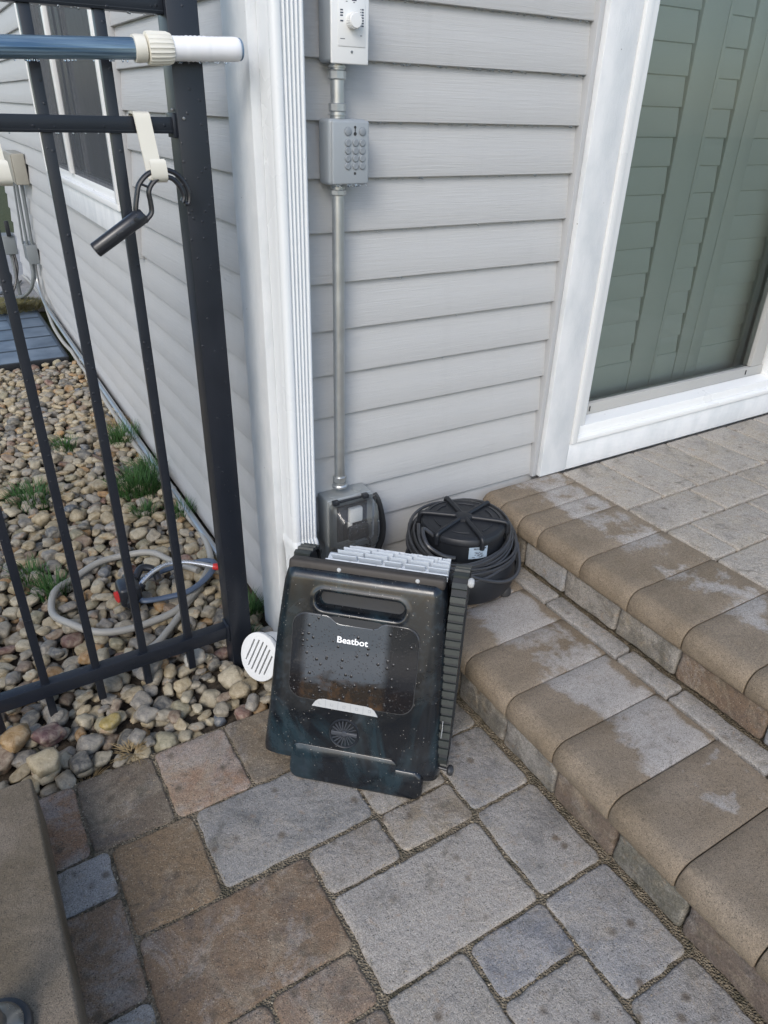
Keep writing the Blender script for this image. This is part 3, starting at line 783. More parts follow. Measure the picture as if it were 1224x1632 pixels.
cd = MB(); cd.tube(smooth_path([(.232,-.052,.402), (.240,-.056,.385), (.249,-.058,.350), (.256,-.058,.310), (.2555,-.056,.270), (.246,-.052,.235), (.240,-.048,.205), (.244,-.05,.165), (.252,-.06,.153)], 6), .0085, 14, flat=((0,1,0), 1.0))
_lab(cd.build('thick_cord', M_rubber, v))
cd = MB(); cd.tube(smooth_path([(.190,-.088,.312), (.205,-.080,.290), (.212,-.06,.262), (.214,-.045,.225), (.213,-.045,.165)], 6), .0032, 10)
_lab(cd.build('thin_cord', M_rubber, v))

# ================================================================== FENCE
f = thing('metal_fence', 'black metal picket fence panel with square post beside the house corner', 'fence', (-.132, 0, 0))
q = MB(); q.box(-.1585, -.1055, -.0255, .0265, -.05, 1.85, .0018); q.build('post', M_fence, f)
def rail(z0, z1, yh=.0135):
    q = MB(); q.box(-1.9, -.159, -yh, yh, z0, z1, .001)
    q.box(-1.9, -.1592, -yh-.0006, -yh+.0001, z0+.0035, z0+.0048)
    q.build('rail', M_fence, f)
rail(.0735, .1085); rail(1.1925, 1.2175); rail(1.3625, 1.390)
x = -.2585; i = 0
while x > -1.9:
    q = MB(); dx = mnoise.noise(Vector((i, 0, 0)))*.001
    q.box(x-.0085+dx, x+.0085+dx, -.0088, .0082, .012, 1.62, .0008); q.build('picket', M_fence, f); x -= .1078; i += 1
for zz_ in ((1.186, 1.224), (.067, .115)):
    q = MB(); q.box(-.1645, -.1586, -.0185, .0185, zz_[0], zz_[1], .001); q.build('bracket', M_fence, f)
for (x, z) in ((-.1615, 1.2285), (-.1475, 1.216)):
    q = MB(); q.lathe((x, -.0262 if x > -.155 else -.012, z), [(.0001,.0), (.0028,0), (.0024,.0015), (.0001,.002)], 12, 'Y'); q.build('screw', M_screw, f)

# ================================================================== POLE ON THE FENCE
PY = -.050
p0, p1, p2, p3 = Vector((-1.15, PY, 1.272)), Vector((-.2235, PY, 1.3112)), Vector((-.178, PY, 1.3138)), Vector((-.048, PY-.002, 1.3190))
v = thing('telescopic_pole', 'blue telescopic pool pole with a white nut and grip end lying across the fence', 'pole', (-.6, PY, 1.29))
t = NT('blue_anodised'); co_ = t.coord((3, 400, 400)); nn = t.noise(co_, 1, 2); wv = t.noise(t.coord((2, 60, 60)), 2, 4)
c_ = t.mix((.06, .12, .20), (.24, .34, .42), t.ramp(wv, [(.35, 0), (.7, 1)]))
M_blue = t.pbr(c_, .30, .45, t.bump(nn, .25, .001), .5)
q = MB(); d = (p1-p0).normalized(); u1 = Vector((0,1,0)); u2 = d.cross(u1).normalized()
n = 72; vs = []
for P in (p0, p1):
    for j in range(n):
        a = 2*math.pi*j/n; r = .0147+(.00045 if (j//2) % 2 == 0 else 0)
        vs.append(P+u1*math.cos(a)*r+u2*math.sin(a)*r)
q.add(vs, [(j, (j+1) % n, n+(j+1) % n, n+j) for j in range(n)]+[tuple(range(n)), tuple(range(n, 2*n))]); q.build('outer_tube', M_blue, v, smooth=40)
def ribbed(q, a, b, prof, ribs=0, rr_=0, n=48):
    a = Vector(a); b = Vector(b); d = (b-a).normalized(); u1 = Vector((0,1,0)); u2 = d.cross(u1).normalized(); vs = []
    for (r, h) in prof:
        for j in range(n):
            an = 2*math.pi*j/n; rr2 = r+(rr_ if ribs and (j*ribs//n*1.0 != (j-1)*ribs//n) else 0)
            vs.append(a+(b-a)*h+u1*math.cos(an)*rr2+u2*math.sin(an)*rr2)
    k = len(prof)
    q.add(vs, [(i*n+j, i*n+(j+1) % n, (i+1)*n+(j+1) % n, (i+1)*n+j) for i in range(k-1) for j in range(n)]+[tuple(range(n)), tuple((k-1)*n+j for j in range(n))])
q = MB(); ribbed(q, p1-d*.0, p1+(p2-p1)*.42, [(.0150,0), (.0190,0.0), (.0198,.25), (.0190,.9), (.016,1)]); q.build('collar', M_cream, v)
q = MB(); ribbed(q, p1+(p2-p1)*.44, p2+(p3-p2)*.12, [(.0165,0), (.0222,.02), (.0226,.25), (.0220,.8), (.0195,.97), (.015,1)], 22, .0011, 88); q.build('lock_nut', M_cream, v, smooth=30)
q = MB(); prof = [(.0150,0)]
for i in range(24):
    h = .02+.74*i/24; prof += [(.0173+(.0010 if 6 < i < 17 else .0002)*(i % 2), h)]
prof += [(.0176,.80), (.0178,.9), (.0172,.96), (.0150,.99), (.010,1.0)]
ribbed(q, p2+(p3-p2)*.10, p3, prof); q.build('grip', M_whitegrip, v, smooth=60)
q = MB(); ribbed(q, p3-(p3-p2)*.012, p3+(p3-p2)*.012, [(.0155,0), (.0165,.3), (.0150,1)]); q.build('end_cap', simple('blue_cap', (.12,.2,.3), .4), v)

# hanger hooks over the middle rail
def hanger(xt, xb, label, zb=1.128, wd=.0135):
    v = thing('rail_hook', label, 'hook', (xt, -.02, 1.22), group='cream plastic hooks hung on the fence rail')
    path = [(.0165,1.196), (.0165,1.219), (.0125,1.2225), (0,1.2235), (-.014,1.2225), (-.0185,1.2175), (-.0205,1.20), (-.024,1.165), (-.0275,zb+.006), (-.034,zb-.004), (-.045,zb-.007), (-.056,zb-.002), (-.0600,zb+.008), (-.0605,zb+.022), (-.0585,zb+.0275)]
    P = smooth_path([(a, b, 0) for a, b in path], 4)
    vs = []; th = .0019; n = len(P)
    for i, p in enumerate(P):
        t_ = (P[min(i+1, n-1)]-P[max(i-1, 0)]).normalized(); nr = Vector((-t_.y, t_.x, 0))
        k = i/(n-1); xc = xt+(xb-xt)*max(0, min(1, (1.2235-p.y)/(1.2235-zb)))
        w_ = wd*(1-.0*k)
        if k > .97: w_ *= .9
        for s_ in (-1, 1):
            for m_ in (-1, 1):
                vs.append((xc+w_*s_, p.x+nr.x*th*m_, p.y+nr.y*th*m_))
    fs = []
    for i in range(n-1):
        a, b = 4*i, 4*i+4
        fs += [(a, b, b+1, a+1), (a+2, a+3, b+3, b+2), (a, a+2, b+2, b), (a+1, b+1, b+3, a+3)]
    fs += [(0, 1, 3, 2), (4*n-4, 4*n-2, 4*n-1, 4*n-3)]
    q = MB(); q.add(vs, fs); q.build('strap', M_cream, v, smooth=50)
hanger(-.2165, -.2080, 'cream plastic hook holding the black pole end on the middle fence rail')
hanger(-.4560, -.4500, 'cream plastic hook on the middle fence rail at the left edge, empty', zb=1.128, wd=.0135)
# black hook attachment
v = thing('pole_attachment', 'black plastic hook-shaped pole attachment hanging by its loop from the cream hook', 'pole hook', (-.22, -.055, 1.08))
HY = -.052
q = MB()
a, b = Vector((-.3313, HY, 1.0170)), Vector((-.2486, HY, 1.0670)); q.tube([a, a+(b-a)*.02, a+(b-a)*.75, b, b+(b-a)*.07], [.0118, .0128, .0132, .0138, .0105], 28)
dd = (b-a).normalized()
q.tube([a-dd*.0004, a+dd*.004], [.0095, .0095], 20)
q.lathe((-.293, HY-.0125, 1.0415), [(.0001,0), (.0028,0), (.0026,.0014), (.0001,.0018)], 14, 'Y'); q.lathe((-.2590, HY-.0125, 1.0640), [(.0001,0), (.0045,0), (.0042,.0022), (.0001,.0026)], 16, 'Y')
q.build('sleeve', M_blackplastic, v)
q = MB(); fl = ((0,1,0), 1.5)
O1 = [(-.2541,1.0700), (-.2541,1.0816), (-.2494,1.1008), (-.2432,1.1181), (-.228,1.1325), (-.2121,1.1382), (-.1967,1.1398), (-.1782,1.1326), (-.1661,1.1182), (-.160,1.1019), (-.1625,1.0865), (-.1690,1.0855)]
I1 = [(-.2420,1.0585), (-.2377,1.0630), (-.2285,1.0735), (-.228,1.0914), (-.2289,1.1055), (-.2225,1.1176), (-.2098,1.127), (-.1981,1.1285), (-.185,1.1248), (-.1746,1.1131), (-.1694,1.0986), (-.1722,1.0890)]
P3 = lambda L: [(x, HY, z) for x, z in L]
q.tube(smooth_path(P3(O1), 5), .0042, 10, flat=fl); q.tube(smooth_path(P3(I1), 5), .0042, 10, flat=fl)
q.tube(P3([(-.2450,1.1200), (-.2249,1.1120)]), .0022, 10, flat=fl); q.tube(P3([(-.197,1.139), (-.198,1.129)]), .0020, 10, flat=fl)
q.tube(P3([(-.1665,1.1185), (-.1746,1.1115)]), .0022, 10, flat=fl); q.tube(P3([(-.2530,1.0740), (-.2400,1.0620)]), .0060, 10, flat=((0,1,0), 1.2))
q.tube(P3([(-.1655,1.0860), (-.1712,1.0895)]), .0028, 10, flat=fl)
q.build('hook', M_blackplastic, v)

# ================================================================== POOL ROBOT
RO = Vector((-.08526, -.51053, 0.0)); RU = Vector((.73182, -.68150, 0)); RV = Vector((.21067, .22623, .95102)); RW = Vector((-.64812, -.69598, .30914))
RM = Matrix(((RU.x, -RW.x, RV.x, RO.x), (RU.y, -RW.y, RV.y, RO.y), (RU.z, -RW.z, RV.z, RO.z), (0,0,0,1)))
def shell_mat():
    t = NT('glossy_shell'); co = t.coord()
    n = t.noise(co, 7, 5, .6, 1.0); n2 = t.noise(co, 55, 5, .7)
    painted_refl = t.ramp(n, [(.42, 0), (.58, 1)])
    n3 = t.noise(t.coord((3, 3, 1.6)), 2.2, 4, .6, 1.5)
    c = t.mix((.006, .008, .011), (.014, .028, .036), t.ramp(n3, [(.46, 0), (.60, 1)]))  # teal reflections on the shell painted into its base colour
    c = t.mix(c, (.030, .045, .060), t.math('MULTIPLY', t.ramp(n2, [(.5, 0), (.7, 1)]), t.math('MULTIPLY', painted_refl, .6)))  # blue-grey reflected haze, also painted in as patches
    sp = t.vor(co, 190); s1 = t.n('ShaderNodeSeparateColor'); t.l(sp.outputs['Color'], s1.inputs[0])
    dust = t.math('MULTIPLY', t.math('LESS_THAN', sp.outputs['Distance'], .17), t.math('GREATER_THAN', s1.outputs[0], .86))
    c = t.mix(c, (.35, .33, .30), t.math('MULTIPLY', dust, .6))
    r = t.math('ADD', t.math('MULTIPLY', painted_refl, .16), t.math('MULTIPLY', n2, .22))
    return t.pbr(c, t.math('ADD', r, .10), 0, t.bump(n2, .05, .001), .5, .35, .10)
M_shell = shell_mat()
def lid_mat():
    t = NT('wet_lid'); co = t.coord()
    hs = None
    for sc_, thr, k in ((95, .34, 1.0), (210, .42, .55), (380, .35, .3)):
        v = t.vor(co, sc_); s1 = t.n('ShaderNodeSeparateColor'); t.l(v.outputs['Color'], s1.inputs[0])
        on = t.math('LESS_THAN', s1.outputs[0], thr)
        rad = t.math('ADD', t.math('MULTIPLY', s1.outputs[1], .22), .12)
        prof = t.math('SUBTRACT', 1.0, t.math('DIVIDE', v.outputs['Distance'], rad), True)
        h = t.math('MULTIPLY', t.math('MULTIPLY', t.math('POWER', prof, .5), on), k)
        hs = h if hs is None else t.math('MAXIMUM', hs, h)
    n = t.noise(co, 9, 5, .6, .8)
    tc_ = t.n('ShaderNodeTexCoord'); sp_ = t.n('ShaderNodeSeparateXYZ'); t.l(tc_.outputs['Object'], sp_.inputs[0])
    # sky reflection painted pale over the lid, brown ground reflection below a wavy line
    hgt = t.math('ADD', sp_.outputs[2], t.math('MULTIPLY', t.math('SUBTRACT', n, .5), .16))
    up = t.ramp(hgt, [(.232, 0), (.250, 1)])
    side = t.ramp(t.math('ABSOLUTE', t.math('ADD', sp_.outputs[0], .035)), [(.078, 1), (.092, .12)])  # painted reflection fades out toward the lid sides
    painted_refl_low = t.mix((.026, .021, .017), (.070, .042, .024), t.ramp(t.noise(co, 30, 4), [(.5, 0), (.65, 1)]))
    painted_refl = t.mix(painted_refl_low, (.070, .080, .092), up)
    c = t.mix((.010, .010, .012), painted_refl, t.math('MULTIPLY', side, t.math('SUBTRACT', 1.0, t.ramp(hs, [(.02, 0), (.10, 1)]))))
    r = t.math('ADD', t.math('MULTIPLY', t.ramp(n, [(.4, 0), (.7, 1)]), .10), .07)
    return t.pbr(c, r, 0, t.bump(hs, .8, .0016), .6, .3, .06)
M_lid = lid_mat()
M_matteblack = simple('matte_black_plastic', (.012, .014, .018), .45, 0, .2, 30, .15, 300)
M_cord = bead_mat('power_cord_rubber', (.040, .042, .046), .36, 260, .15, .25)
M_satin = simple('satin_black', (.006, .008, .012), .30, 0, .2, 30, .1, 300)
M_tread = simple('tread_rubber', (.028, .034, .032), .48, 0, .3, 60, .3, 200)
M_brush = simple('grey_brush_rubber', (.50, .54, .58), .45, 0, .06, 30)
M_btn = simple('button_bar_grey', (.42, .43, .43), .4, 0, .05, 30)
M_print = simple('white_print', (.85, .86, .87), .4, 0, .02)
M_grime = simple('brown_grime_trim', (.035, .030, .026), .6, 0, .5, 40, .3, 200)
rb = thing('pool_robot', 'wet black robotic pool cleaner standing on end on the pavers, leaning back', 'pool robot', mat=RM)
def MR():
    q = MB(); q.M = RM; return q
CU = -.012
def hw(v): return float(np.interp(v, [.04, .05, .14, .255, .34, .43, .463], [.192, .192, .1865, .182, .177, .169, .1615]))
def sd_rr(u, v, cu, cv, hu, hv, r):
    dx = abs(u-cu)-hu+r; dy = abs(v-cv)-hv+r
    return math.hypot(max(dx, 0), max(dy, 0))+min(max(dx, dy), 0)-r
def sst(a, b, x):
    x = max(0, min(1, (x-a)/(b-a))); return x*x*(3-2*x)
sprof = [(-1,-.135), (-1,-.06), (-.998,-.04), (-.99,-.026), (-.972,-.014), (-.945,-.0065), (-.91,-.0025)]
inner = [(-.87+1.74*i/116, 0) for i in range(117)]
prof = sprof + inner + [(-a, b) for a, b in sprof[::-1]]
vv = [.045+(.463-.045)*i/140 for i in range(141)]
vs = []
for v_ in vv:
    H = hw(v_)
    topd = -.020*(1-math.sqrt(max(0, 1-((v_-.443)/.020)**2))) if v_ > .443 else 0
    for (s_, w_) in prof:
        u = CU+H*s_
        w2 = w_ + (topd if w_ > -.05 else 0) + .0035*(1-s_*s_) - .0035
        e = sd_rr(u, v_, -.013, .402, .092, .0205, .019)
        w2 += -.030*(1-sst(-.007, .0, e)) + .0016*math.exp(-((e-.004)/.004)**2)
        # soft vertical crease left and right of the lid
        w2 -= .0022*sst(.146, .160, abs(u+.016))*(1-sst(.30, .44, v_)*.0)
        w2 -= .004*(1-sst(.045, .06, v_))
        vs.append((u, -w2, v_))
n = len(prof)
q = MR(); q.add(vs, [(i*n+j, i*n+j+1, (i+1)*n+j+1, (i+1)*n+j) for i in range(len(vv)-1) for j in range(n-1)])
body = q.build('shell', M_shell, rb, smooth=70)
q = MR(); q.prism([(.010, .06), (.115, .070), (.15, .075), (.145, .43), (.03, .455), (.0365, .40), (.0365, .09)], 'X', CU-.124, CU+.158)
q.build('chassis', M_matteblack, rb)
q = MR(); q.box(-.11, .085, .0275, .0285, .38, .424); q.build('handle_recess', M_matteblack, body)
# lid with seam and notch
def lidpoly(g_):
    x0, x1, z0, z1 = -.147-g_, .113+g_, .187-g_, .3725+g_
    P = rr(x0, x1, z0, z1, .030, 8)
    # insert notch along the top edge (points run right -> left on top)
    k = 16   # after first corner (8+1) and second corner (8+1)
    a = [p for p in P[:18]]; b = [p for p in P[18:]]
    nt_ = [(.044-g_, z1), (.036-g_, z1-.003), (.026-g_, z1-.0115), (.019, z1-.014), (-.050, z1-.014), (-.060+g_, z1-.0105), (-.070+g_, z1-.003), (-.078+g_, z1)]
    return a+nt_+b
def plate(P, d0, d1, ins=.0012):
    c = (sum(p[0] for p in P)/len(P), sum(p[1] for p in P)/len(P)); n = len(P); vs = []
    for y, k in ((d0, 0), (d1+.0006, 0), (d1, ins)):
        for i, p in enumerate(P):
            a, b = P[i-1], P[(i+1) % n]; t_ = Vector((b[0]-a[0], b[1]-a[1])).normalized(); nr = Vector((-t_.y, t_.x))
            vs.append((p[0]+nr.x*k, y, p[1]+nr.y*k))
    return vs, [(i*n+j, i*n+(j+1) % n, (i+1)*n+(j+1) % n, (i+1)*n+j) for i in range(2) for j in range(n)]+[tuple(2*n+j for j in range(n))]
q = MR(); q.add(*plate(lidpoly(.0014), .004, -.0006, .0002)); q.build('lid_seam', M_dark, rb, smooth=20)
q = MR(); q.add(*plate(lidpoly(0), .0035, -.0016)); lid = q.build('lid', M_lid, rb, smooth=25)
q = MR(); q.add(*plate([(.038,.3715), (.018,.3595), (-.050,.3595), (-.072,.3715), (-.060,.3735), (.03,.3735)], .002, -.0008, .0005)); q.build('lid_notch', M_dark, rb, smooth=20)
q = MB(); text_mesh(q, 'Beatbot', .0190, Matrix.Identity(4), .0003, .00035)
mx = max(p[0] for p in q.v); mn = min(p[0] for p in q.v); kx_ = .0635/(mx-mn)
q2 = MR(); q2.add([(-.0525+(p[0]-mn)*kx_, -.0019-p[2]*.5, .3205+p[1]*.98) for p in q.v], q.f); q2.build('lettering', M_print, lid, smooth=0)
BP = [(.044,.1740), (.036,.1850), (.030,.1895), (.020,.1915), (-.070,.1925), (-.081,.1905), (-.088,.1850), (-.095,.1745)]
q = MR(); q.add(*plate(BP[::-1], .003, -.0024, .0006)); bb = q.build('button_bar', M_btn, rb, smooth=20)
q = MR()
for u in (-.0665, -.040, -.0135, .013): q.box(u-.0003, u+.0003, -.0027, -.0023, .1748, .1912)
for i, u in enumerate((-.078, -.053, -.027, -.0005, .0265)):
    z = .1828; s_ = .0028
    q.box(u-s_, u+s_, -.0027, -.0023, z-s_, z-s_+.0006)
    q.box(u-s_, u-s_+.0006, -.0027, -.0023, z-s_+.0007, z+s_)
    if i != 0: q.box(u+s_-.0006, u+s_, -.0027, -.0023, z-s_+.0007, z+s_)
    if i in (2,): q.box(u-.0003, u+.0003, -.0027, -.0023, z, z+s_+.001)
    if i in (3, 4): q.box(u-s_+.0007, u+s_-.0007, -.0027, -.0023, z+s_-.0006, z+s_)
q.build('button_icons', M_greykey, bb, smooth=0)
# water jet outlet
jc_ = (-.0225, 0, .123)
q = MR(); q.lathe((jc_[0], .001, jc_[2]), [(.0325,0), (.0325,.0025), (.0310,.0040), (.0290,.0030), (.0275,.0005), (.0275,-.006), (.0001,-.0065)], 48, 'Y', capt=False); jet = q.build('jet_outlet', M_matteblack, rb)
q = MR()
for i in range(20):
    a = 2*math.pi*i/20+.1
    c_, s_ = math.cos(a), math.sin(a); r0, r1 = .011, .0272; wd = .0009
    P = [(r0*.7, -wd), (r1, -wd), (r1, wd), (r0*.7, wd)]
    vs = []
    for y in (.004, -.0022):
        for (x_, y_) in P:
            tw = .0 if y > 0 else .0022
            vs.append((jc_[0]+x_*c_-(y_+tw)*s_, y, jc_[2]+x_*s_+(y_+tw)*c_))
    q.add(vs, [(0,1,2,3), (4,7,6,5), (0,4,5,1), (1,5,6,2), (2,6,7,3), (3,7,4,0)])
q.box(jc_[0]-.0275, jc_[0]+.0275, -.0032, .002, jc_[2]-.0035, jc_[2]+.0035, .001)
q.lathe((jc_[0], .002, jc_[2]), [(.0001,.0), (.0065,.0), (.0065,.0045), (.005,.0058), (.0001,.006)], 24, 'Y')
q.build('grille', simple('grille_plastic', (.05, .055, .065), .3, 0, .1, 30), jet)
# lip and lower cover
q = MR(); L_ = [(.050, .012), (.030, .0045), (.012, .0), (.004, .0008), (-.0005, .004), (-.0022, .010)]
vs = []; n_ = 0
for (y, k) in L_:
    P = rr(-.136+k, .150-k, .0+k, .066-k*.4, .020, 6); n_ = len(P); vs += [(p[0], y, p[1]) for p in P]
q.add(vs, [(i*n_+j, i*n_+(j+1) % n_, (i+1)*n_+(j+1) % n_, (i+1)*n_+j) for i in range(5) for j in range(n_)]+[tuple(5*n_+j for j in range(n_))]); q.build('lower_lip', M_shell, rb, smooth=60)
q = MR(); P = rr(-.130, .092, .018, .084, .014, 6); q.add(*plate(P, .002, -.0030, .0010)); q.build('lower_cover', M_shell, rb)
q = MR(); q.box(CU-.176, CU-.126, .055, .148, .07, .40, .004); q.box(CU-.178, CU+.176, .050, .120, .052, .066, .003); q.build('underside', M_matteblack, rb)
# top bumper strip, roller brush
q = MR(); q.box(CU-.158, CU+.162, .014, .046, .452, .4765, .007, 3); q.build('top_bumper', M_grime, rb)
for u in (-.064, .095):
    q = MR(); q.lathe((u, .0135, .466), [(.0001,0), (.0045,0), (.003,.0018), (.0001,.0022)], 14, 'Y'); q.build('bumper_screw', M_btn, rb)
q = MR(); q.tube([(-.100, .078, .458), (.150, .078, .458)], .024, 24); br = q.build('roller_brush', M_brush, rb, label='light grey finned rubber roller brush')
q = MR()
for i, ang in enumerate((28, 44, 60, 76, 92, 108, 124, 140)):
    a = R(ang); dy, dz = -math.cos(a), math.sin(a)
    segs = [(-.100+.010*i, -.050+.012*i), (-.046+.012*i, .004+.010*i), (.008+.012*i, .046+.009*i), (.052+.010*i, .096+.007*i), (.102+.008*i, .150)]
    for (ua, ub) in segs:
        ub = min(ub, .150)
        if ub-ua < .006 or ua > .148: continue
        r0, r1, th = .022, .043, .0010
        py_, pz_ = math.sin(a), math.cos(a)
        vs = []
        for u in (ua, ub):
            for (r_, t_) in ((r0, -th), (r1, -th), (r1, th), (r0, th)):
                vs.append((u, .078+dy*r_+py_*t_, .458+dz*r_+pz_*t_))
        q.add(vs, [(0,1,2,3), (4,7,6,5), (0,4,5,1), (1,5,6,2), (2,6,7,3), (3,7,4,0)])
q.build('brush_fins', M_brush, br, smooth=0)
# tracks
def belt(uc, wu, y0=.022):
    y1, z0, z1 = .150, .058, .480; r_ = .045
    P = rr(y0, y1, z0, z1, r_, 8)
    pts = []
    for i in range(len(P)):
        a, b = P[i], P[(i+1) % len(P)]; L = math.dist(a, b); k = max(1, int(L/.006))
        for j in range(k): pts.append((a[0]+(b[0]-a[0])*j/k, a[1]+(b[1]-a[1])*j/k))
    q = MR(); n = len(pts); vs = []
    for i, p in enumerate(pts):
        a, b = pts[i-1], pts[(i+1) % n]; t_ = Vector((b[0]-a[0], b[1]-a[1])).normalized(); nr = Vector((t_.y, -t_.x))
        for (u, o_) in ((uc-wu, -.004), (uc-wu, 0), (uc+wu, 0), (uc+wu, -.004)):
            vs.append((u, p[0]+nr.x*o_, p[1]+nr.y*o_))
    q.add(vs, [(4*i+j, 4*((i+1) % n)+j, 4*((i+1) % n)+(j+1) % 4, 4*i+(j+1) % 4) for i in range(n) for j in range(4)])
    tr = q.build('track', M_dark, rb)
    q = MR(); acc = 0; last = None
    for i, p in enumerate(pts):
        if last is not None: acc += math.dist(p, last)
        last = p
        if acc >= .0180:
            acc = 0
            a, b = pts[i-1], pts[(i+1) % n]; t_ = Vector((b[0]-a[0], b[1]-a[1])).normalized(); nr = Vector((t_.y, -t_.x))
            vs = []
            for u in (uc-wu*1.02, uc+wu*1.02):
                for (tt, oo) in ((-.0068, -.001), (.0068, -.001), (.0056, .0046), (-.0056, .0046)):
                    vs.append((u, p[0]+t_.x*tt+nr.x*oo, p[1]+t_.y*tt+nr.y*oo))
            q.add(vs, [(0,1,2,3), (4,7,6,5), (0,4,5,1), (1,5,6,2), (2,6,7,3), (3,7,4,0)])
    q.build('cleats', M_tread, tr, smooth=0)
    q = MR()
    for z in (.105, .27, .433): q.tube([(uc-wu*.9, .086, z), (uc+wu*.9, .086, z)], .043, 28)
    q.box(uc-wu*.4, uc+wu*.4, .05, .122, .1, .44)
    q.build('track_wheels', M_matteblack, rb)
belt(.1765, .0150, .028); belt(-.1540, .0165, .030)
q = MR(); q.tube([(.170, .036, .066), (.196, .034, .064)], [.0035, .0035], 12)
q.lathe((.194, .034, .064), [(.0001,0), (.006,.0), (.0105,.003), (.0115,.0075), (.009,.0125), (.0001,.0145)], 22, 'X'); q.build('corner_roller', M_rubber, rb)
q = MR(); q.lathe((.1915, .040, .470), [(.0001,0), (.006,.0), (.0095,.003), (.0105,.0065), (.008,.0115), (.0001,.0135)], 22, 'X'); q.build('corner_roller', M_btn, rb)
q = MR()
for i in range(5):
    r_ = .006+.003*i
    q.tube([(.176-i*.0001, -.004+.012+r_*math.sin(R(a))*.6, .165+r_*math.cos(R(a))) for a in range(0, 181, 15)], .0007, 6)
q.build('side_vent', M_btn, rb)

# ================================================================== SUBMERSIBLE PUMP
PCX, PCY, PZ = .432, -.165, .150
pm = thing('submersible_pump', 'round black submersible pump wrapped in its power cord on the lower step', 'pump', (PCX, PCY, PZ))
q = MB(); q.lathe((PCX, PCY, PZ), [(.118,.010), (.138,.014), (.1445,.030), (.146,.060), (.141,.085), (.128,.105), (.108,.112), (.106,.118)], 64); q.build('base', M_matteblack, pm)
q = MB(); q.lathe((PCX, PCY, PZ), [(.105,.1125), (.1055,.165), (.1085,.168), (.1085,.176), (.104,.183), (.094,.1865), (.0935,.1845), (.088,.1855), (.0001,.189)], 64); q.build('motor_housing', M_matteblack, pm)
q = MB()
for i in range(6):
    a = R(18+60*i+(0)); c_, s_ = math.cos(a), math.sin(a)
    pts = [(PCX+c_*.006, PCY+s_*.006, PZ+.1915), (PCX+c_*.06, PCY+s_*.06, PZ+.1905), (PCX+c_*.095, PCY+s_*.095, PZ+.1895), (PCX+c_*.1115, PCY+s_*.1115, PZ+.1845), (PCX+c_*.1125, PCY+s_*.1125, PZ+.160)]
    q.tube(smooth_path(pts, 4), .0062, 12)
q.lathe((PCX, PCY, PZ+.185), [(.024,0), (.022,.010), (.012,.0125), (.0001,.013)], 24)
q.build('top_ribs', M_matteblack, pm)
q = MB()
for i in range(6):
    a0 = 18+60*i
    for (r_, d0, d1) in ((.075, 14, 46),):
        q.tube([(PCX+r_*math.cos(R(a0+a)), PCY+r_*math.sin(R(a0+a)), PZ+.1870) for a in range(d0, d1+1, 4)], .0016, 8)
q.build('top_relief', M_blackplastic, pm)
# feet / bracket
for a in (-62, 30, 150, 235):
    c_, s_ = math.cos(R(a)), math.sin(R(a)); q = MB()
    q.lathe((PCX+c_*.132, PCY+s_*.132, PZ), [(.0001,0), (.015,0), (.018,.004), (.017,.020), (.012,.03), (.0001,.03)], 18); q.build('foot', M_rubber, pm)
a = R(-38); c_, s_ = math.cos(a), math.sin(a); tx, ty = -s_, c_
def strap(q, r0, z0, r1, z1, w_, th):
    vs = []
    for (r_, z_) in ((r0, z0), (r1, z1)):
        for m_ in (-1, 1):
            for o_ in (0, th): vs.append((PCX+c_*(r_+o_)+tx*w_*m_, PCY+s_*(r_+o_)+ty*w_*m_, PZ+z_))
    q.add(vs, [(0,1,3,2), (4,6,7,5), (0,4,5,1), (2,3,7,6), (0,2,6,4), (1,5,7,3)])
q = MB(); strap(q, .1455, .03, .1455, .075, .012, .008); strap(q, .1455, .0752, .124, .122, .010, .007); q.build('lifting_lug', M_matteblack, pm)
q = MB(); q.lathe((0,0,0), [(.0001,0), (.004,0), (.004,.001), (.0001,.001)], 14)
q.v = [(PCX+c_*(.1545-0+v[2])+tx*v[0], PCY+s_*(.1545+v[2])+ty*v[0], PZ+.062+v[1]*1.5) for v in q.v]; q.build('lug_hole', M_dark, pm)
# left discharge housing
q = MB(); q.box(PCX-.165, PCX-.105, PCY-.02, PCY+.05, PZ+.008, PZ+.075, .012, 3); q.tube([(PCX-.14, PCY+.015, PZ+.07), (PCX-.14, PCY+.015, PZ+.115)], [.022, .020], 20); q.build('discharge_port', M_matteblack, pm)
q = MB(); q.tube(smooth_path([(PCX-.14, PCY+.015, PZ+.112), (PCX-.150, PCY+.03, PZ+.10), (PCX-.168, PCY+.04, PZ+.06), (PCX-.17, PCY+.035, PZ+.02)], 5), .006, 10); q.build('vent_hose', M_rubber, pm)
# cord coils
rs = random.Random(5)
def loop(r0, z0, tilt, ph, wob, turns=1.0, a0=0):
    pts = []; N = int(48*turns)
    for i in range(N):
        a = a0+2*math.pi*turns*i/N
        r_ = r0+wob*math.sin(2*a+ph)+wob*.5*math.sin(3*a+ph*2)
        pts.append((PCX+r_*math.cos(a), PCY+r_*math.sin(a), PZ+z0+tilt*math.cos(a-ph)+wob*.4*math.sin(3*a)))
    return pts
q = MB()
for i in range(25):
    z0 = .084+.0027*i+rs.uniform(-.003, .003); r0 = .120+rs.uniform(0, .026)*(1-abs(i-12)/18)
    q.tube(loop(r0, z0, rs.uniform(.012, .026), rs.uniform(.7, 1.7), rs.uniform(.002, .009)), .0030, 8, closed=True)
q.tube(loop(.143, .118, .030, 1.0, .006), .0042, 8, closed=True)
q.tube(loop(.138, .128, .036, 1.7, .005), .0042, 8, closed=True)
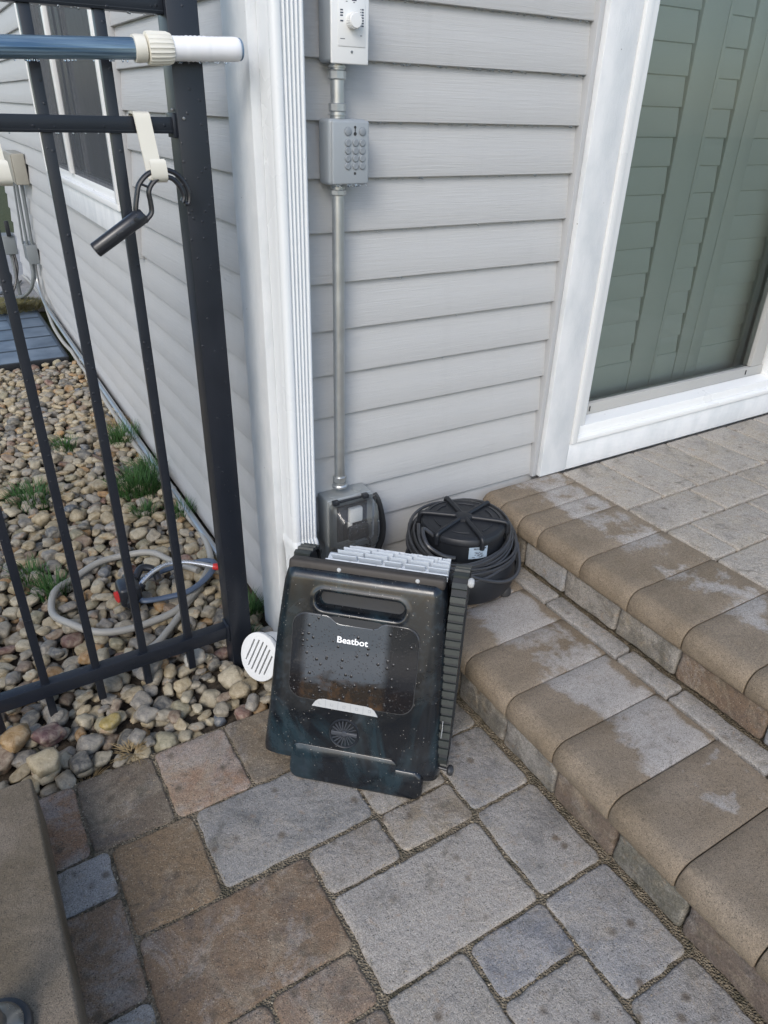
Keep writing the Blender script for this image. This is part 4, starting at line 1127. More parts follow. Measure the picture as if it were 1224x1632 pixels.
q.tube(smooth_path([(PCX-.118, PCY+.03, PZ+.186), (PCX-.142, PCY-.02, PZ+.165), (PCX-.118, PCY-.075, PZ+.130), (PCX-.05, PCY-.132, PZ+.098), (PCX+.03, PCY-.150, PZ+.072), (PCX+.085, PCY-.135, PZ+.082), (PCX+.125, PCY-.075, PZ+.115)], 8), .0046, 10)
q.tube(smooth_path([(PCX-.10, PCY-.02, PZ+.17), (PCX-.125, PCY+.0, PZ+.19), (PCX-.138, PCY-.04, PZ+.17), (PCX-.115, PCY-.07, PZ+.15), (PCX-.085, PCY-.085, PZ+.14)], 8), .0052, 10)
q.build('power_cord', M_cord, pm)
# label on the motor housing and grey tag
lb = MB(); aa = [R(-118+2.2*i) for i in range(13)]; rl = .1068; vs = []
for a in aa: vs += [(PCX+rl*math.cos(a), PCY+rl*math.sin(a), PZ+.131), (PCX+rl*math.cos(a), PCY+rl*math.sin(a), PZ+.164)]
lb.add(vs, [(2*i, 2*i+2, 2*i+3, 2*i+1) for i in range(12)])
label_ = lb.build('rating_label', simple('pale_blue_label', (.36, .45, .54), .5, 0, .15, 60), pm)
lt = MB()
def on_label(q0, rad=.0003):
    return [(PCX+(rl+rad)*math.cos(aa[0]+x/rl), PCY+(rl+rad)*math.sin(aa[0]+x/rl), PZ+z) for x, z in q0]
tm = MB(); text_mesh(tm, 'MAGNUM', .0085, Matrix.Identity(4), 0, .0002)
lt.add(on_label([(.0115+v[0]*.9, .1565+v[1]) for v in tm.v]), tm.f)
for i in range(14):
    x = .006+rs.uniform(0, .030); z = .134+.0034*(i % 5)+rs.uniform(0, .001); w_ = rs.uniform(.003, .009)
    lt.add(on_label([(x, z), (x+w_*.5, z), (x+w_, z), (x+w_, z+.0019), (x+w_*.5, z+.0019), (x, z+.0019)]), [(0,1,4,5), (1,2,3,4)])
lt.build('label_print', M_ink, label_, smooth=0)
q = MB(); q.box(-.011, .011, -.0009, .0009, -.014, .014, .0005)
Mt = Matrix.Translation((PCX-.132, PCY-.075, PZ+.085)) @ Matrix.Rotation(R(-50), 4, 'Z') @ Matrix.Rotation(R(-28), 4, 'Y') @ Matrix.Rotation(R(-20), 4, 'X')
q.v = [tuple(Mt @ Vector(v)) for v in q.v]; q.build('cord_tag', simple('grey_tag', (.33, .34, .33), .5, 0, .2, 200), pm)

# ================================================================== DRAIN GRATE
DC = Vector((-.119, -.105, .064)); dn_ = Vector((-.84, -.34, .36)).normalized(); du = Vector((0,0,1)); du = (du-dn_*du.dot(dn_)).normalized(); du = (du*math.cos(R(-12))+dn_.cross(du)*math.sin(R(-12))); dv = dn_.cross(du)
DM = Matrix(((dv.x, du.x, dn_.x, DC.x), (dv.y, du.y, dn_.y, DC.y), (dv.z, du.z, dn_.z, DC.z), (0,0,0,1)))
v = thing('drain_grate', 'white round slotted drain grate on a pipe end between fence post and pool robot', 'drain grate', mat=DM)
q = MB(); q.M = DM; q.lathe((0,0,0), [(.0530,-.055), (.0550,-.012), (.0600,-.010), (.0610,-.003), (.0600,.0005), (.0500,.0010)], 56, capt=False); q.build('pipe', M_white, v)
q = MB(); q.M = DM
lim = .0502
xs_ = [-.0502, -.037, -.0325, -.0235, -.019, -.0105, -.006, .003, .0075, .0165, .021, .030, .0345, .0502]
for i in range(0, len(xs_), 2):
    x0_, x1_ = xs_[i], xs_[i+1]; P = []
    N = 8
    up = [(x0_+(x1_-x0_)*k/N) for k in range(N+1)]
    Pu = [(x, math.sqrt(max(0, lim**2-x*x))) for x in up]; Pd = [(x, -math.sqrt(max(0, lim**2-x*x))) for x in up[::-1]]
    q.prism(Pu+Pd, 'Z', -.004, .0009)
for i in range(1, len(xs_)-1, 2):
    x0_, x1_ = xs_[i], xs_[i+1]; xm = (x0_+x1_)/2; hh = math.sqrt(lim**2-xm*xm)
    for sg in (-1, 1):
        q.prism([(x0_, sg*hh*1.0), (x1_, sg*hh*1.0), (x1_, sg*(hh-.008)), (x0_, sg*(hh-.008))], 'Z', -.0041, .0008)
q.build('grate', M_white, v, smooth=20)
q = MB(); q.M = DM; q.lathe((0,0,-.02), [(.0001,0), (.0552,0), (.0552,.001), (.0001,.001)], 30); q.build('dark_inside', M_dark, v)

# ================================================================== SLAB AT LEFT
bt = MB(); bt.box(-1.25, -.6425, -2.4, -.292, .004, .142, .006, 3, col=(.17, .132, .085))
v = bt.build('concrete_slab', M_cap, smooth=40)
at = v.data.attributes.new('dry', 'FLOAT', 'POINT'); at.data.foreach_set('value', [0.0]*len(v.data.vertices))
_lab(v, 'long smooth brown concrete slab raised above the pavers at the left edge', 'slab')
v = thing('furniture_leg', 'grey metal furniture leg with black rubber foot standing on the brown slab', 'furniture leg', (-.742, -.728, .142))
q = MB(); q.lathe((-.742, -.728, .1425), [(.030,0), (.044,.001), (.046,.006), (.044,.012), (.036,.014)], 36); q.build('rubber_foot', M_rubber, v)
q = MB(); q.lathe((-.742, -.728, .1425), [(.0355,.012), (.036,.018), (.030,.026), (.018,.030), (.016,.034), (.016,.40)], 36); q.build('leg', metal_mat('brushed_grey', (.28, .28, .27), .3, .15), v)

# ================================================================== GRAVEL OF RIVER STONES
PAL = [((.42,.34,.21), 'tan', 28), ((.48,.42,.30), 'cream', 20), ((.27,.25,.22), 'grey', 16), ((.35,.31,.24), 'beige-grey', 16), ((.12,.12,.115), 'dark grey', 7),
       ((.40,.23,.09), 'amber', 8), ((.27,.19,.13), 'brown', 7), ((.22,.12,.095), 'reddish', 3), ((.10,.125,.16), 'slate blue', 2), ((.32,.29,.19), 'olive-yellow', 6)]
wts = np.array([p[2] for p in PAL], float); wts /= wts.sum()
bmi = bmesh.new(); bmesh.ops.create_icosphere(bmi, subdivisions=3, radius=1); bmi.verts.index_update()
ICO = np.array([v.co[:] for v in bmi.verts]); ICF = np.array([[v.index for v in f.verts] for f in bmi.faces]); bmi.free()
bmi = bmesh.new(); bmesh.ops.create_icosphere(bmi, subdivisions=2, radius=1); bmi.verts.index_update()
ICO2 = np.array([v.co[:] for v in bmi.verts]); ICF2 = np.array([[v.index for v in f.verts] for f in bmi.faces]); bmi.free()
CELL = .004; GX0, GX1, GY0, GY1 = -1.5, .27, -.23, 2.74
NX, NY = int((GX1-GX0)/CELL), int((GY1-GY0)/CELL)
HF = np.full((NX, NY), -.030)
gx = GX0+(np.arange(NX)+.5)*CELL; gy = GY0+(np.arange(NY)+.5)*CELL
def allowed(x, y, r_):
    if x < -.66: pass
    if y-r_*.75 < -.213 or y > 2.70: return False
    if x > .26-r_: return False
    if x > -.03 and y > -.03: return False
    if x+r_*.6 > -.005 and y > 0: return False
    if x < -1.48+r_: return False
    if abs(x+.132) < .022+r_*.7 and abs(y) < .022+r_*.7: return False
    return True
def probe(x, y, a, b, c, yaw):
    R_ = max(a, b); i0, i1 = max(0, int((x-R_-GX0)/CELL)), min(NX, int((x+R_-GX0)/CELL)+2); j0, j1 = max(0, int((y-R_-GY0)/CELL)), min(NY, int((y+R_-GY0)/CELL)+2)
    X = gx[i0:i1, None]-x; Y = gy[None, j0:j1]-y; cs, sn = math.cos(yaw), math.sin(yaw)
    u = (X*cs+Y*sn)/a; v_ = (-X*sn+Y*cs)/b; q_ = u*u+v_*v_; m_ = q_ < .92
    if not m_.any(): return None
    hgt = c*np.sqrt(np.clip(1-q_, 0, 1)); H = HF[i0:i1, j0:j1]
    cz = (H+hgt*.72)[m_].max()
    return cz, (i0, i1, j0, j1, m_, hgt)
stones = []
def put(x, y, a, b, c, yaw, col, tilt=None, tag=None):
    r_ = probe(x, y, a, b, c, yaw)
    if r_ is None: return False
    cz, (i0, i1, j0, j1, m_, hgt) = r_
    H = HF[i0:i1, j0:j1]; H[m_] = np.maximum(H[m_], (cz+hgt*.93)[m_])
    stones.append(dict(x=x, y=y, z=cz, a=a, b=b, c=c, yaw=yaw, col=col, tilt=tilt if tilt is not None else (rng.uniform(-.3, .3), rng.uniform(-.3, .3)), tag=tag)); return True
def rnd_stone(sc=1.0):
    a = rng.uniform(.0135, .0260)*sc*(1.3 if rng.random() < .07 else 1); b = a*rng.uniform(.55, .95); c = b*rng.uniform(.5, .9); return a, b, c
N_ST = 0; tries = 0
while N_ST < 4300 and tries < 10500:
    tries += 1
    a, b, c = rnd_stone(1.0 if tries < 5000 else .8); yaw = rng.uniform(0, math.pi); best = None
    for k in range(7):
        if rng.random() < .86: x = rng.uniform(-.95, 0.26); y = rng.uniform(-.22, 2.7)
        else: x = rng.uniform(-1.48, -.8); y = rng.uniform(-.22, 2.7)
        if not allowed(x, y, a): continue
        r_ = probe(x, y, a, b, c, yaw)
        if r_ is None: continue
        if best is None or r_[0] < best[0]: best = (r_[0], x, y)
    if best is None or best[0] > .010: continue
    k = rng.choice(len(PAL), p=wts)
    if put(best[1], best[2], a, b, c, yaw, k): N_ST += 1
SPEC = [(-.600, -.069, .030, .024, .019, .35, (.115, .060, .065), 'purple-red speckled river stone at the foot of a fence picket'),
        (-.622, -.165, .030, .027, .022, .2, (.47, .39, .25), 'large smooth cream-yellow river stone beside the slab corner'),
        (-.665, -.050, .033, .024, .021, .9, (.42, .27, .12), 'orange tan river stone left of the purple speckled stone'),
        (-.478, -.098, .021, .017, .015, .5, (.44, .33, .10), 'bright ochre yellow river stone near the paving edge'),
        (-.360, .035, .036, .027, .022, .3, (.19, .185, .18), 'broad flat dark grey river stone just below the bottom fence rail'),
        (-.245, .020, .027, .020, .017, .1, (.50, .48, .42), 'pale oval river stone right under the bottom fence rail near the post')]
for (x, y, a, b, c, yaw, col, lb_) in SPEC: put(x, y, a, b, c, yaw, col, (0, 0), lb_)
def stone_verts(st, ico, sd):
    P = ico.copy(); e = 2/ (2.35+.5*((sd*7919) % 10)/10)
    P = np.sign(P)*np.abs(P)**e
    P /= np.abs(P).max(axis=0)
    f1 = np.array([mnoise.noise(Vector((p[0]*1.1+sd*3.1, p[1]*1.1, p[2]*1.1))) for p in ico]); f2 = np.array([mnoise.noise(Vector((p[0]*2.4, p[1]*2.4+sd*1.7, p[2]*2.4))) for p in ico])
    P *= (1+.36*f1+.13*f2)[:, None]
    P *= np.array([st['a'], st['b'], st['c']])
    t1, t2 = st['tilt']
    Rm = (Matrix.Rotation(st['yaw'], 3, 'Z') @ Matrix.Rotation(t1, 3, 'X') @ Matrix.Rotation(t2, 3, 'Y'))
    return P @ np.array(Rm).T
CP = np.array(co.location); RMc = np.array([rx[:], dn[:], fw[:]])
def screen(p):
    q_ = RMc @ (np.array(p)-np.array([-0.56407708, -1.38637834, 1.23853671])); return 612+1124.85*q_[0]/q_[2], 816+1124.85*q_[1]/q_[2], q_[2]
vis = []
for i, st in enumerate(stones):
    u, v_, d = screen((st['x'], st['y'], st['z']))
    ii, jj = min(NX-1, int((st['x']-GX0)/CELL)), min(NY-1, int((st['y']-GY0)/CELL))
    st['top'] = st['z']+st['c'] > HF[ii, jj]-.006
    st['in'] = -40 < u < 1264 and -40 < v_ < 1672
    hidden = (445 < u < 720 and 910 < v_ < 1260) or (u < 50 and v_ > 1262)
    st['sz'] = st['a']*st['b']/d/d*(1 if st['top'] else .15)*(1 if st['in'] and not hidden else 0)
    if st['tag']: st['sz'] = 9
order = sorted(range(len(stones)), key=lambda i: -stones[i]['sz'])
solo = set(order[:300])
def tintcol(st, sd):
    base = np.array(PAL[st['col']][0]) if isinstance(st['col'], (int, np.integer)) else np.array(st['col'])
    j = 1+.22*mnoise.noise(Vector((sd*.37, 1.3, 2.2)))*1.6
    return tuple(np.clip(base*j*.70, .01, .9))+(1,)
def mesh_np(name, V, F, C):
    me = bpy.data.meshes.new(name); me.vertices.add(len(V)); me.vertices.foreach_set('co', V.astype(np.float32).ravel())
    me.loops.add(F.size); me.loops.foreach_set('vertex_index', F.astype(np.int32).ravel())
    me.polygons.add(len(F)); me.polygons.foreach_set('loop_start', (np.arange(len(F))*3).astype(np.int32))
    me.update(); me.polygons.foreach_set('use_smooth', [True]*len(F))
    at = me.color_attributes.new('tint', 'FLOAT_COLOR', 'POINT'); at.data.foreach_set('color', C.astype(np.float32).ravel())
    me.materials.append(M_stone); me.update(); return me
def stone_label(i, st):
    cn = PAL[st['col']][1]; x, y = st['x'], st['y']
    size = 'big' if st['a'] > .0265 else ('small' if st['a'] < .020 else 'middling')
    shp = 'long' if st['b']/st['a'] < .74 else ('round' if st['b']/st['a'] > .87 else 'oval')
    u, v_, d = screen((x, y, st['z'])); gap = None
    # which picket gap the stone is seen through, or stands in front of
    edges = []
    for k in range(6):
        X = -.2585-.1078*k
        pa = screen((X, 0, .03)); pb = screen((X, 0, 1.2)); t_ = (v_-pa[1])/(pb[1]-pa[1]) if v_ < pa[1] else 0
        edges.append(pa[0]+(pb[0]-pa[0])*t_)
    g_ = sum(1 for e in edges if u < e)
    gn = ['post and first picket', 'first and second pickets', 'second and third pickets', 'third and fourth pickets', 'fourth and fifth pickets', 'fifth and sixth pickets', 'last pickets'][g_]
    if y < -.13: where = 'on the paving edge, below'
    elif y < -.01: where = 'in front of the rail, below'
    elif y < .20: where = 'just behind the rail, between'
    elif (x+.33)**2/.19**2+(y-.40)**2/.19**2 < 1: where = 'inside the hose loop, between'
    elif y < .62: where = 'beside the hose, between'
    elif y < 1.25: where = 'beyond the hose, between'
    else: where = 'far up the bed, between'
    if u > 395: return '%s %s %s river stone by the drain grate' % (size, shp, cn)
    return '%s %s %s river stone %s %s' % (size, shp, cn, where, gn)
AV, AF, AC, off = [], [], [], 0
for i, st in enumerate(stones):
    c4 = tintcol(st, i)
    if i in solo:
        V = stone_verts(st, ICO, i+1)
        me = mesh_np('river_stone', V, ICF, np.tile(c4, (len(V), 1)))
        o = bpy.data.objects.new('river_stone', me); COL.objects.link(o); o.location = (st['x'], st['y'], st['z'])
        _lab(o, st['tag'] or stone_label(i, st), 'stone', 'river stones in the gravel bed')
    else:
        big = st['in'] and st['top']
        V = stone_verts(st, ICO if big else ICO2, i+1)+np.array([st['x'], st['y'], st['z']])
        AV.append(V); AF.append((ICF if big else ICF2)+off); AC.append(np.tile(c4, (len(V), 1))); off += len(V)
me = mesh_np('river_stones', np.vstack(AV), np.vstack(AF), np.vstack(AC))
o = bpy.data.objects.new('river_stones', me); COL.objects.link(o); _lab(o, 'bed of smooth mixed tan and grey river stones along the house wall', 'gravel', None, 'stuff')
def hz(x, y, r_=.02):
    i0, i1 = int((x-r_-GX0)/CELL), int((x+r_-GX0)/CELL)+1; j0, j1 = int((y-r_-GY0)/CELL), int((y+r_-GY0)/CELL)+1
    i0, j0 = max(i0, 0), max(j0, 0)
    if i1 <= i0 or j1 <= j0 or i0 >= NX or j0 >= NY: return 0
    return float(np.percentile(HF[i0:i1, j0:j1], 80))

# ================================================================== HOSE, SPRINKLER
M_hose = simple('grey_hose', (.33, .32, .29), .45, 0, .12, 25, .15, 200)
hp = [(-.012,2.62), (-.045,2.2), (-.050,1.6), (-.046,1.1), (-.040,.80), (-.030,.64), (-.045,.50), (-.0723,.4074), (-.1329,.3213), (-.1968,.2532), (-.2582,.1823), (-.3225,.1241), (-.3865,.0965), (-.4476,.0886), (-.53,.10), (-.62,.20), (-.60,.33), (-.52,.25)]
loop_ = [(-.1445,.3028), (-.225,.2361), (-.2976,.2165), (-.3743,.2139), (-.4421,.2369), (-.4935,.2951), (-.5187,.358), (-.5219,.4235), (-.498,.4876), (-.4444,.540), (-.3598,.5847), (-.269,.5808), (-.2084,.5476), (-.1663,.4727), (-.1500,.4290), (-.120,.37)]
def lay(pts, r_, lift=0):
    P = [(x, y, hz(x, y)) for x, y in pts]; S_ = smooth_path(P, 8)
    z = np.array([max(p.z, hz(p.x, p.y, .012)) for p in S_]); k = np.ones(9)/9
    zz = np.convolve(np.pad(z, 4, 'edge'), k, 'valid')
    return [(p.x, p.y, float(z_)+r_*.75+lift) for p, z_ in zip(S_, zz)]
full = [(-.02,5.0), (-.0037,4.70), (.0,4.2), (-.03,3.73), (-.055,3.346), (-.0597,3.0073), (-.0496,2.7876)]
v = thing('garden_hose', 'light grey garden hose looped on the river stones beside the sprinkler', 'hose', (-.3, .4, 0))
q = MB(); q.tube(smooth_path([(x, y, .028) for x, y in full], 6)+[Vector(p) for p in lay([(-.040,2.66)]+hp[1:14], .0100)], .0098, 14); q.build('hose_run', M_hose, v, smooth=80)
q = MB(); q.tube(lay(loop_, .0100, .006), .0098, 14); q.build('hose_loop', M_hose, v, smooth=80)
M_spr = simple('blue_grey_plastic', (.075, .105, .16), .4, 0, .1, 40)
M_red = simple('red_plastic', (.55, .03, .03), .4)
v = thing('lawn_sprinkler', 'oscillating lawn sprinkler with a curved metal spray bar and red end cap', 'sprinkler', (-.2, .33, .03))
zb = .036
q = MB(); q.tube(smooth_path([(-.306,.318,zb), (-.295,.295,zb), (-.24,.285,zb-.002), (-.179,.2805,zb), (-.125,.305,zb+.003), (-.085,.335,zb+.012), (-.0720,.362,zb+.016), (-.085,.392,zb+.010), (-.12,.415,zb), (-.17,.425,zb-.003), (-.26,.41,zb-.003), (-.315,.375,zb)], 6), .0095, 12, flat=((0,0,1), .75)); q.build('frame', M_spr, v)
q = MB(); arc = smooth_path([(-.300,.330,zb+.028), (-.2615,.350,zb+.044), (-.2151,.3626,zb+.052), (-.1648,.358,zb+.050), (-.120,.340,zb+.040), (-.086,.322,zb+.030)], 6); q.tube(arc, .0068, 16); bar = q.build('spray_bar', M_chrome, v)
q = MB()
for i in range(3, len(arc)-8, 1):
    for k_ in (0,):
        p = arc[i]; q.lathe((p.x, p.y, p.z+.0062), [(.0001,0), (.0024,0), (.0020,.0012), (.0001,.0014)], 8)
q.build('nozzles', M_screw, bar)
q = MB(); q.tube([(-.088,.3235,zb+.031), (-.080,.320,zb+.029), (-.0725,.3165,zb+.027)], [.008, .0105, .0085], 16); q.build('end_cap', M_red, v)
q = MB(); q.box(-.356, -.296, .300, .370, .022, .085, .012, 3); q.tube([(-.300,.334,.055), (-.286,.336,.066)], [.016, .011], 16); q.build('motor_box', M_blackplastic, v)
q = MB(); q.tube(smooth_path([(-.30,.36,.07), (-.275,.385,.085), (-.245,.375,.075), (-.24,.345,.055)], 5), .011, 12); q.tube([(-.31,.372,.06), (-.318,.405,.055)], [.016, .013], 16); q.build('swivel_arm', M_blackplastic, v)
q = MB(); q.tube([(-.3545,.330,.050), (-.3620,.328,.050)], .0165, 20); q.build('dial', M_red, v)
q = MB(); q.tube([(-.325,.300,.050), (-.333,.275,.046)], [.014, .014], 18); q.build('hose_inlet', M_blackplastic, v)

M_fargrey = simple('dull_grey_paint', (.17, .19, .20), .6, 0, .1, 20)
M_farwhite = simple('dull_white_plastic', (.36, .38, .39), .6, 0, .1, 20)
# base conduit along the side wall
v = thing('conduit_pipe', 'shiny galvanized conduit lying along the foot of the side wall', 'conduit', (-.03, 2.0, .01), group='galvanized conduits on the wall')
q = MB(); q.tube(smooth_path([(-.028,.36,.010), (-.028,.9,.012), (-.028,1.6,.018), (-.028,2.4,.030), (-.028,3.1,.040), (-.028,3.5,.050), (-.030,3.80,.08), (-.028,3.97,.18), (-.022,3.97,.31)], 8), .0115, 20); q.build('pipe', M_galv, v, smooth=80)
for y in (1.75, .95, 2.6):
    q = MB(); z = .012+max(0, (y-.9))*.0085; q.tube([(-.028,y-.006,z), (-.028,y+.006,z)], .0135, 20); q.box(-.0435, -.039, y-.007, y+.007, z-.006, z+.016, .001); q.build('pipe_clip', M_galv, v)
q = MB(); q.tube([(-.028,.352,.010), (-.028,.385,.010)], .0145, 20); q.build('coupling', M_galv, v)

# ================================================================== WINDOW WELL COVER, UTILITY GEAR
def cover_mat():
    t = NT('cover_panel'); co = t.coord()
    n = t.noise(co, 5, 5, .6); d = t.vor(t.coord((1,1,1)), 140, rnd=0.0)
    c = t.mix((.075, .11, .155), (.17, .22, .28), t.ramp(n, [(.35, 0), (.65, 1)])); c = t.mix(c, (.03, .045, .06), t.math('MULTIPLY', t.math('LESS_THAN', d.outputs['Distance'], .28), .5))
    return t.pbr(c, .5, 0, t.bump(n, .1, .002), .5)
v = thing('window_well_cover', 'flat blue-grey window well cover with a dark grid lying beyond the stones', 'well cover', (-.8, 3.3, 0))
q = MB(); q.box(-1.75, -.085, 2.735, 3.93, -.03, .012, .003); q.build('panel', cover_mat(), v)
q = MB()
for i in range(9): x = -.085-.19*i; q.box(x-.007, x+.007, 2.7352, 3.929, .0121, .017)
for i in range(6): y = 2.74+.236*i; q.box(-1.749, -.0855, y-.006, y+.006, .0122, .0165)
q.build('grid_bars', simple('cover_bars', (.035, .05, .07), .5), v, smooth=0)
q = MB(); q.box(-1.76, -.08, 2.712, 2.734, -.06, .020, .003); q.box(-.0848, -.074, 2.735, 3.93, -.06, .018, .003); q.build('rim', M_matteblack, v)
M_beige = simple('beige_box_paint', (.29, .28, .24), .5, 0, .1, 15)
v = thing('meter_box', 'beige utility box high on the far end of the side wall', 'utility box', (-.04, 3.7, .88))
q = MB(); q.box(-.070, -.001, 3.56, 3.93, .80, .965, .006, 3); q.build('box', M_beige, v)
q = MB(); q.box(-.077, -.0705, 3.565, 3.925, .808, .957, .003); q.build('door', M_beige, v)
for i, (x, y) in enumerate(((-.018,3.80), (-.048,3.80), (-.016,3.88), (-.055,3.88))):
    v = thing('conduit_pipe', ['thin grey conduit dropping from beige box, nearest the siding', 'grey conduit dropping from beige box, second from the siding', 'grey conduit behind the nearest one under the beige box', 'grey conduit farthest from the siding under the beige box'][i], 'conduit', (x, y, .6), group='conduits under the beige box')
    q = MB(); q.tube([(x, y, .80), (x+(.0 if i < 3 else -.01), y+.12, .415)], .0085 if i < 2 else .006, 14); q.build('pipe', M_fargrey, v)
v = thing('junction_box', 'small grey junction box at the lower end of the conduits on the far wall', 'junction box', (-.03, 3.97, .36))
q = MB(); q.box(-.062, -.002, 3.87, 4.08, .31, .42, .005, 3); q.build('box', M_fargrey, v)
q = MB(); q.box(-.065, .0, 3.863, 3.8695, .307, .423, .002); q.build('lid', M_fargrey, v)
v = thing('disconnect_box', 'grey disconnect box with dark handle standing clear of the far wall', 'utility box', (-.13, 4.15, .4))
q = MB(); q.box(-.172, -.095, 4.10, 4.24, .335, .455, .005, 3); q.build('box', M_fargrey, v)
q = MB(); q.box(-.142, -.115, 4.085, 4.0995, .45, .545, .004); q.build('handle', M_matteblack, v)
q = MB(); q.cyl((-.135, 4.17, .335), (-.135, 4.17, -.03), .012, n=14); q.build('stand_post', M_fargrey, v)
for i, (z, lb_) in enumerate(((.535, 'upper white plastic pipe running in from the left of the far wall'), (.405, 'lower white plastic pipe running in from the left of the far wall'))):
    v = thing('plastic_pipe', lb_, 'pipe', (-.3, 4.2, z), group='white plastic pipes by the far wall')
    q = MB(); q.cyl((-.9, 4.20, z), (-.185, 4.19, z), .020, n=20); q.build('pipe', M_farwhite, v)
    q = MB(); q.cyl((-.225, 4.191, z), (-.175, 4.189, z), .026, n=20); q.build('socket', M_farwhite, v)
    q = MB(); q.cyl((-.88, 4.20, z), (-.88, 4.20, -.02), .019, n=16); q.build('riser_pipe', M_farwhite, v)
v = thing('black_cable', 'tangled black cable hanging from the disconnect box to the concrete pad', 'cable', (-.15, 4.15, .2))
q = MB(); q.tube(smooth_path([(-.12,4.12,.34), (-.12,4.10,.25), (-.16,4.08,.15), (-.22,4.10,.12), (-.25,4.12,.18), (-.21,4.12,.24), (-.17,4.12,.20), (-.20,4.14,.10), (-.26,4.23,.06), (-.28,4.33,.03), (-.18,4.62,.012), (-.10,4.75,.01), (-.05,4.9,.01)], 8), .007, 8); q.tube(smooth_path([(-.13,4.12,.34), (-.14,4.08,.20), (-.19,4.06,.09), (-.24,4.08,.04), (-.31,4.10,.02)], 6), .006, 8); q.build('cable_run', M_rubber, v)
v = thing('flex_conduit', 'grey flexible conduit curving down from the junction box to the ground', 'conduit', (-.08, 4.0, .2))
q = MB(); q.tube(smooth_path([(-.045,3.95,.31), (-.048,3.96,.22), (-.07,4.02,.13), (-.12,4.12,.06), (-.2,4.25,.02)], 8), .012, 14); q.build('flex_tube', M_fargrey, v)

# ================================================================== GRASS
def blade_mat(name, a, b):
    t = NT(name); co = t.coord(); n = t.noise(co, 60, 2)
    return t.pbr(t.mix(a, b, n), .6, 0, None, .3)
M_grass = blade_mat('grass_blade', (.022, .065, .020), (.06, .14, .035)); M_dry = blade_mat('dry_grass', (.22, .15, .07), (.36, .27, .14)); M_mix = blade_mat('mixed_grass', (.09, .10, .035), (.24, .20, .09))
def tuft(x, y, n, rad, h, label, mat=M_grass, flat=0, nm='grass_tuft', cat='grass', wd=.0014):
    z0 = hz(x, y, .02)-.022 if y < 2.7 else 0
    v = MB(); rr2 = random.Random(int((x+9)*1000)+int(y*777))
    for i in range(int(n*1.9)):
        a = rr2.uniform(0, 6.283); r0 = rad*1.1*math.sqrt(rr2.random()); bx, by = x+r0*math.cos(a), y+r0*math.sin(a)
        da = a+rr2.uniform(-.9, .9); L = h*rr2.uniform(.45, 1.15); lean = rr2.uniform(.15, .95)+flat; c_, s_ = math.cos(da), math.sin(da); w_ = wd*rr2.uniform(.6, 1.4); pts = []
        K = 5
        for k in range(K+1):
            t_ = k/K; hor = L*lean*t_**1.7*.8; ver = L*t_*(1-.45*lean*t_)*(1 if not flat else .35)
            px_, py_, pz_ = bx+c_*hor, by+s_*hor, z0+ver+(.022 if flat else 0); ww = w_*(1-t_**2*.9)
            pts += [(px_-s_*ww, py_+c_*ww, pz_), (px_+s_*ww, py_-c_*ww, pz_+.0004)]
        v.add(pts, [(2*k, 2*k+1, 2*k+3, 2*k+2) for k in range(K)])
    o = v.build(nm, mat, smooth=0, fix=False); _lab(o, label, cat)
    return o
tuft(-.475, 1.13, 210, .075, .085, 'wide green grass tuft among the stones at the left edge')
tuft(-.133, 1.02, 260, .07, .10, 'dense green grass tuft in the stones near the side wall')
tuft(-.06, 1.13, 150, .05, .10, 'long thin grass tuft leaning toward the side wall above the dense tuft')
tuft(-.30, 1.53, 90, .04, .07, 'small green grass tuft in the middle of the stone bed')
tuft(-.075, 1.50, 150, .06, .09, 'grass tuft growing beside the conduit at mid wall')
tuft(-.16, .84, 80, .03, .07, 'small bright grass tuft below the dense one')
tuft(-.505, .52, 90, .04, .09, 'sparse grass tuft left of the hose loop')
tuft(-.55, .62, 60, .04, .07, 'few grass blades above the left end of the hose loop')
tuft(-.045, .78, 70, .03, .10, 'dark grass blades against the wall by the conduit end')
tuft(-.048, .155, 120, .03, .08, 'dark green grass clump under the wall just behind the fence post')
tuft(-.10, .06, 50, .025, .05, 'low weed sprouting in the stones beside the post foot')
tuft(-.06, 1.66, 90, .06, .11, 'dry straw lying on the stones near the conduit', M_dry, .5, 'dry_grass')
tuft(-.552, -.205, 60, .025, .05, 'little tuft of brown dry grass at the paving edge', M_dry, .2, 'dry_grass')
tuft(-.455, -.19, 40, .02, .05, 'thin dry stems poking up beside the dark paver', M_dry, .2, 'dry_grass')
o = tuft(-.22, 4.02, 1500, .20, .085, 'strip of dry and green turf between the well cover and the concrete pad', M_mix, .25, 'turf_strip', 'grass', .002); o['kind'] = 'stuff'
o = tuft(-.55, 4.02, 1200, .20, .08, 'patchy turf left of the strip by the well cover', M_mix, .25, 'turf_strip', 'grass', .002); o['kind'] = 'stuff'
tw = MB(); tw.tube(smooth_path([(-.22,1.36,hz(-.22,1.36)+.008), (-.19,1.28,hz(-.19,1.28)+.012), (-.165,1.2,hz(-.165,1.2)+.012), (-.15,1.12,.03)], 5), [.005]*16, 8)
_lab(tw.build('twig', simple('twig_bark', (.10, .07, .055), .8, 0, .3, 80), smooth=60), 'short brown twig lying on the river stones', 'twig')
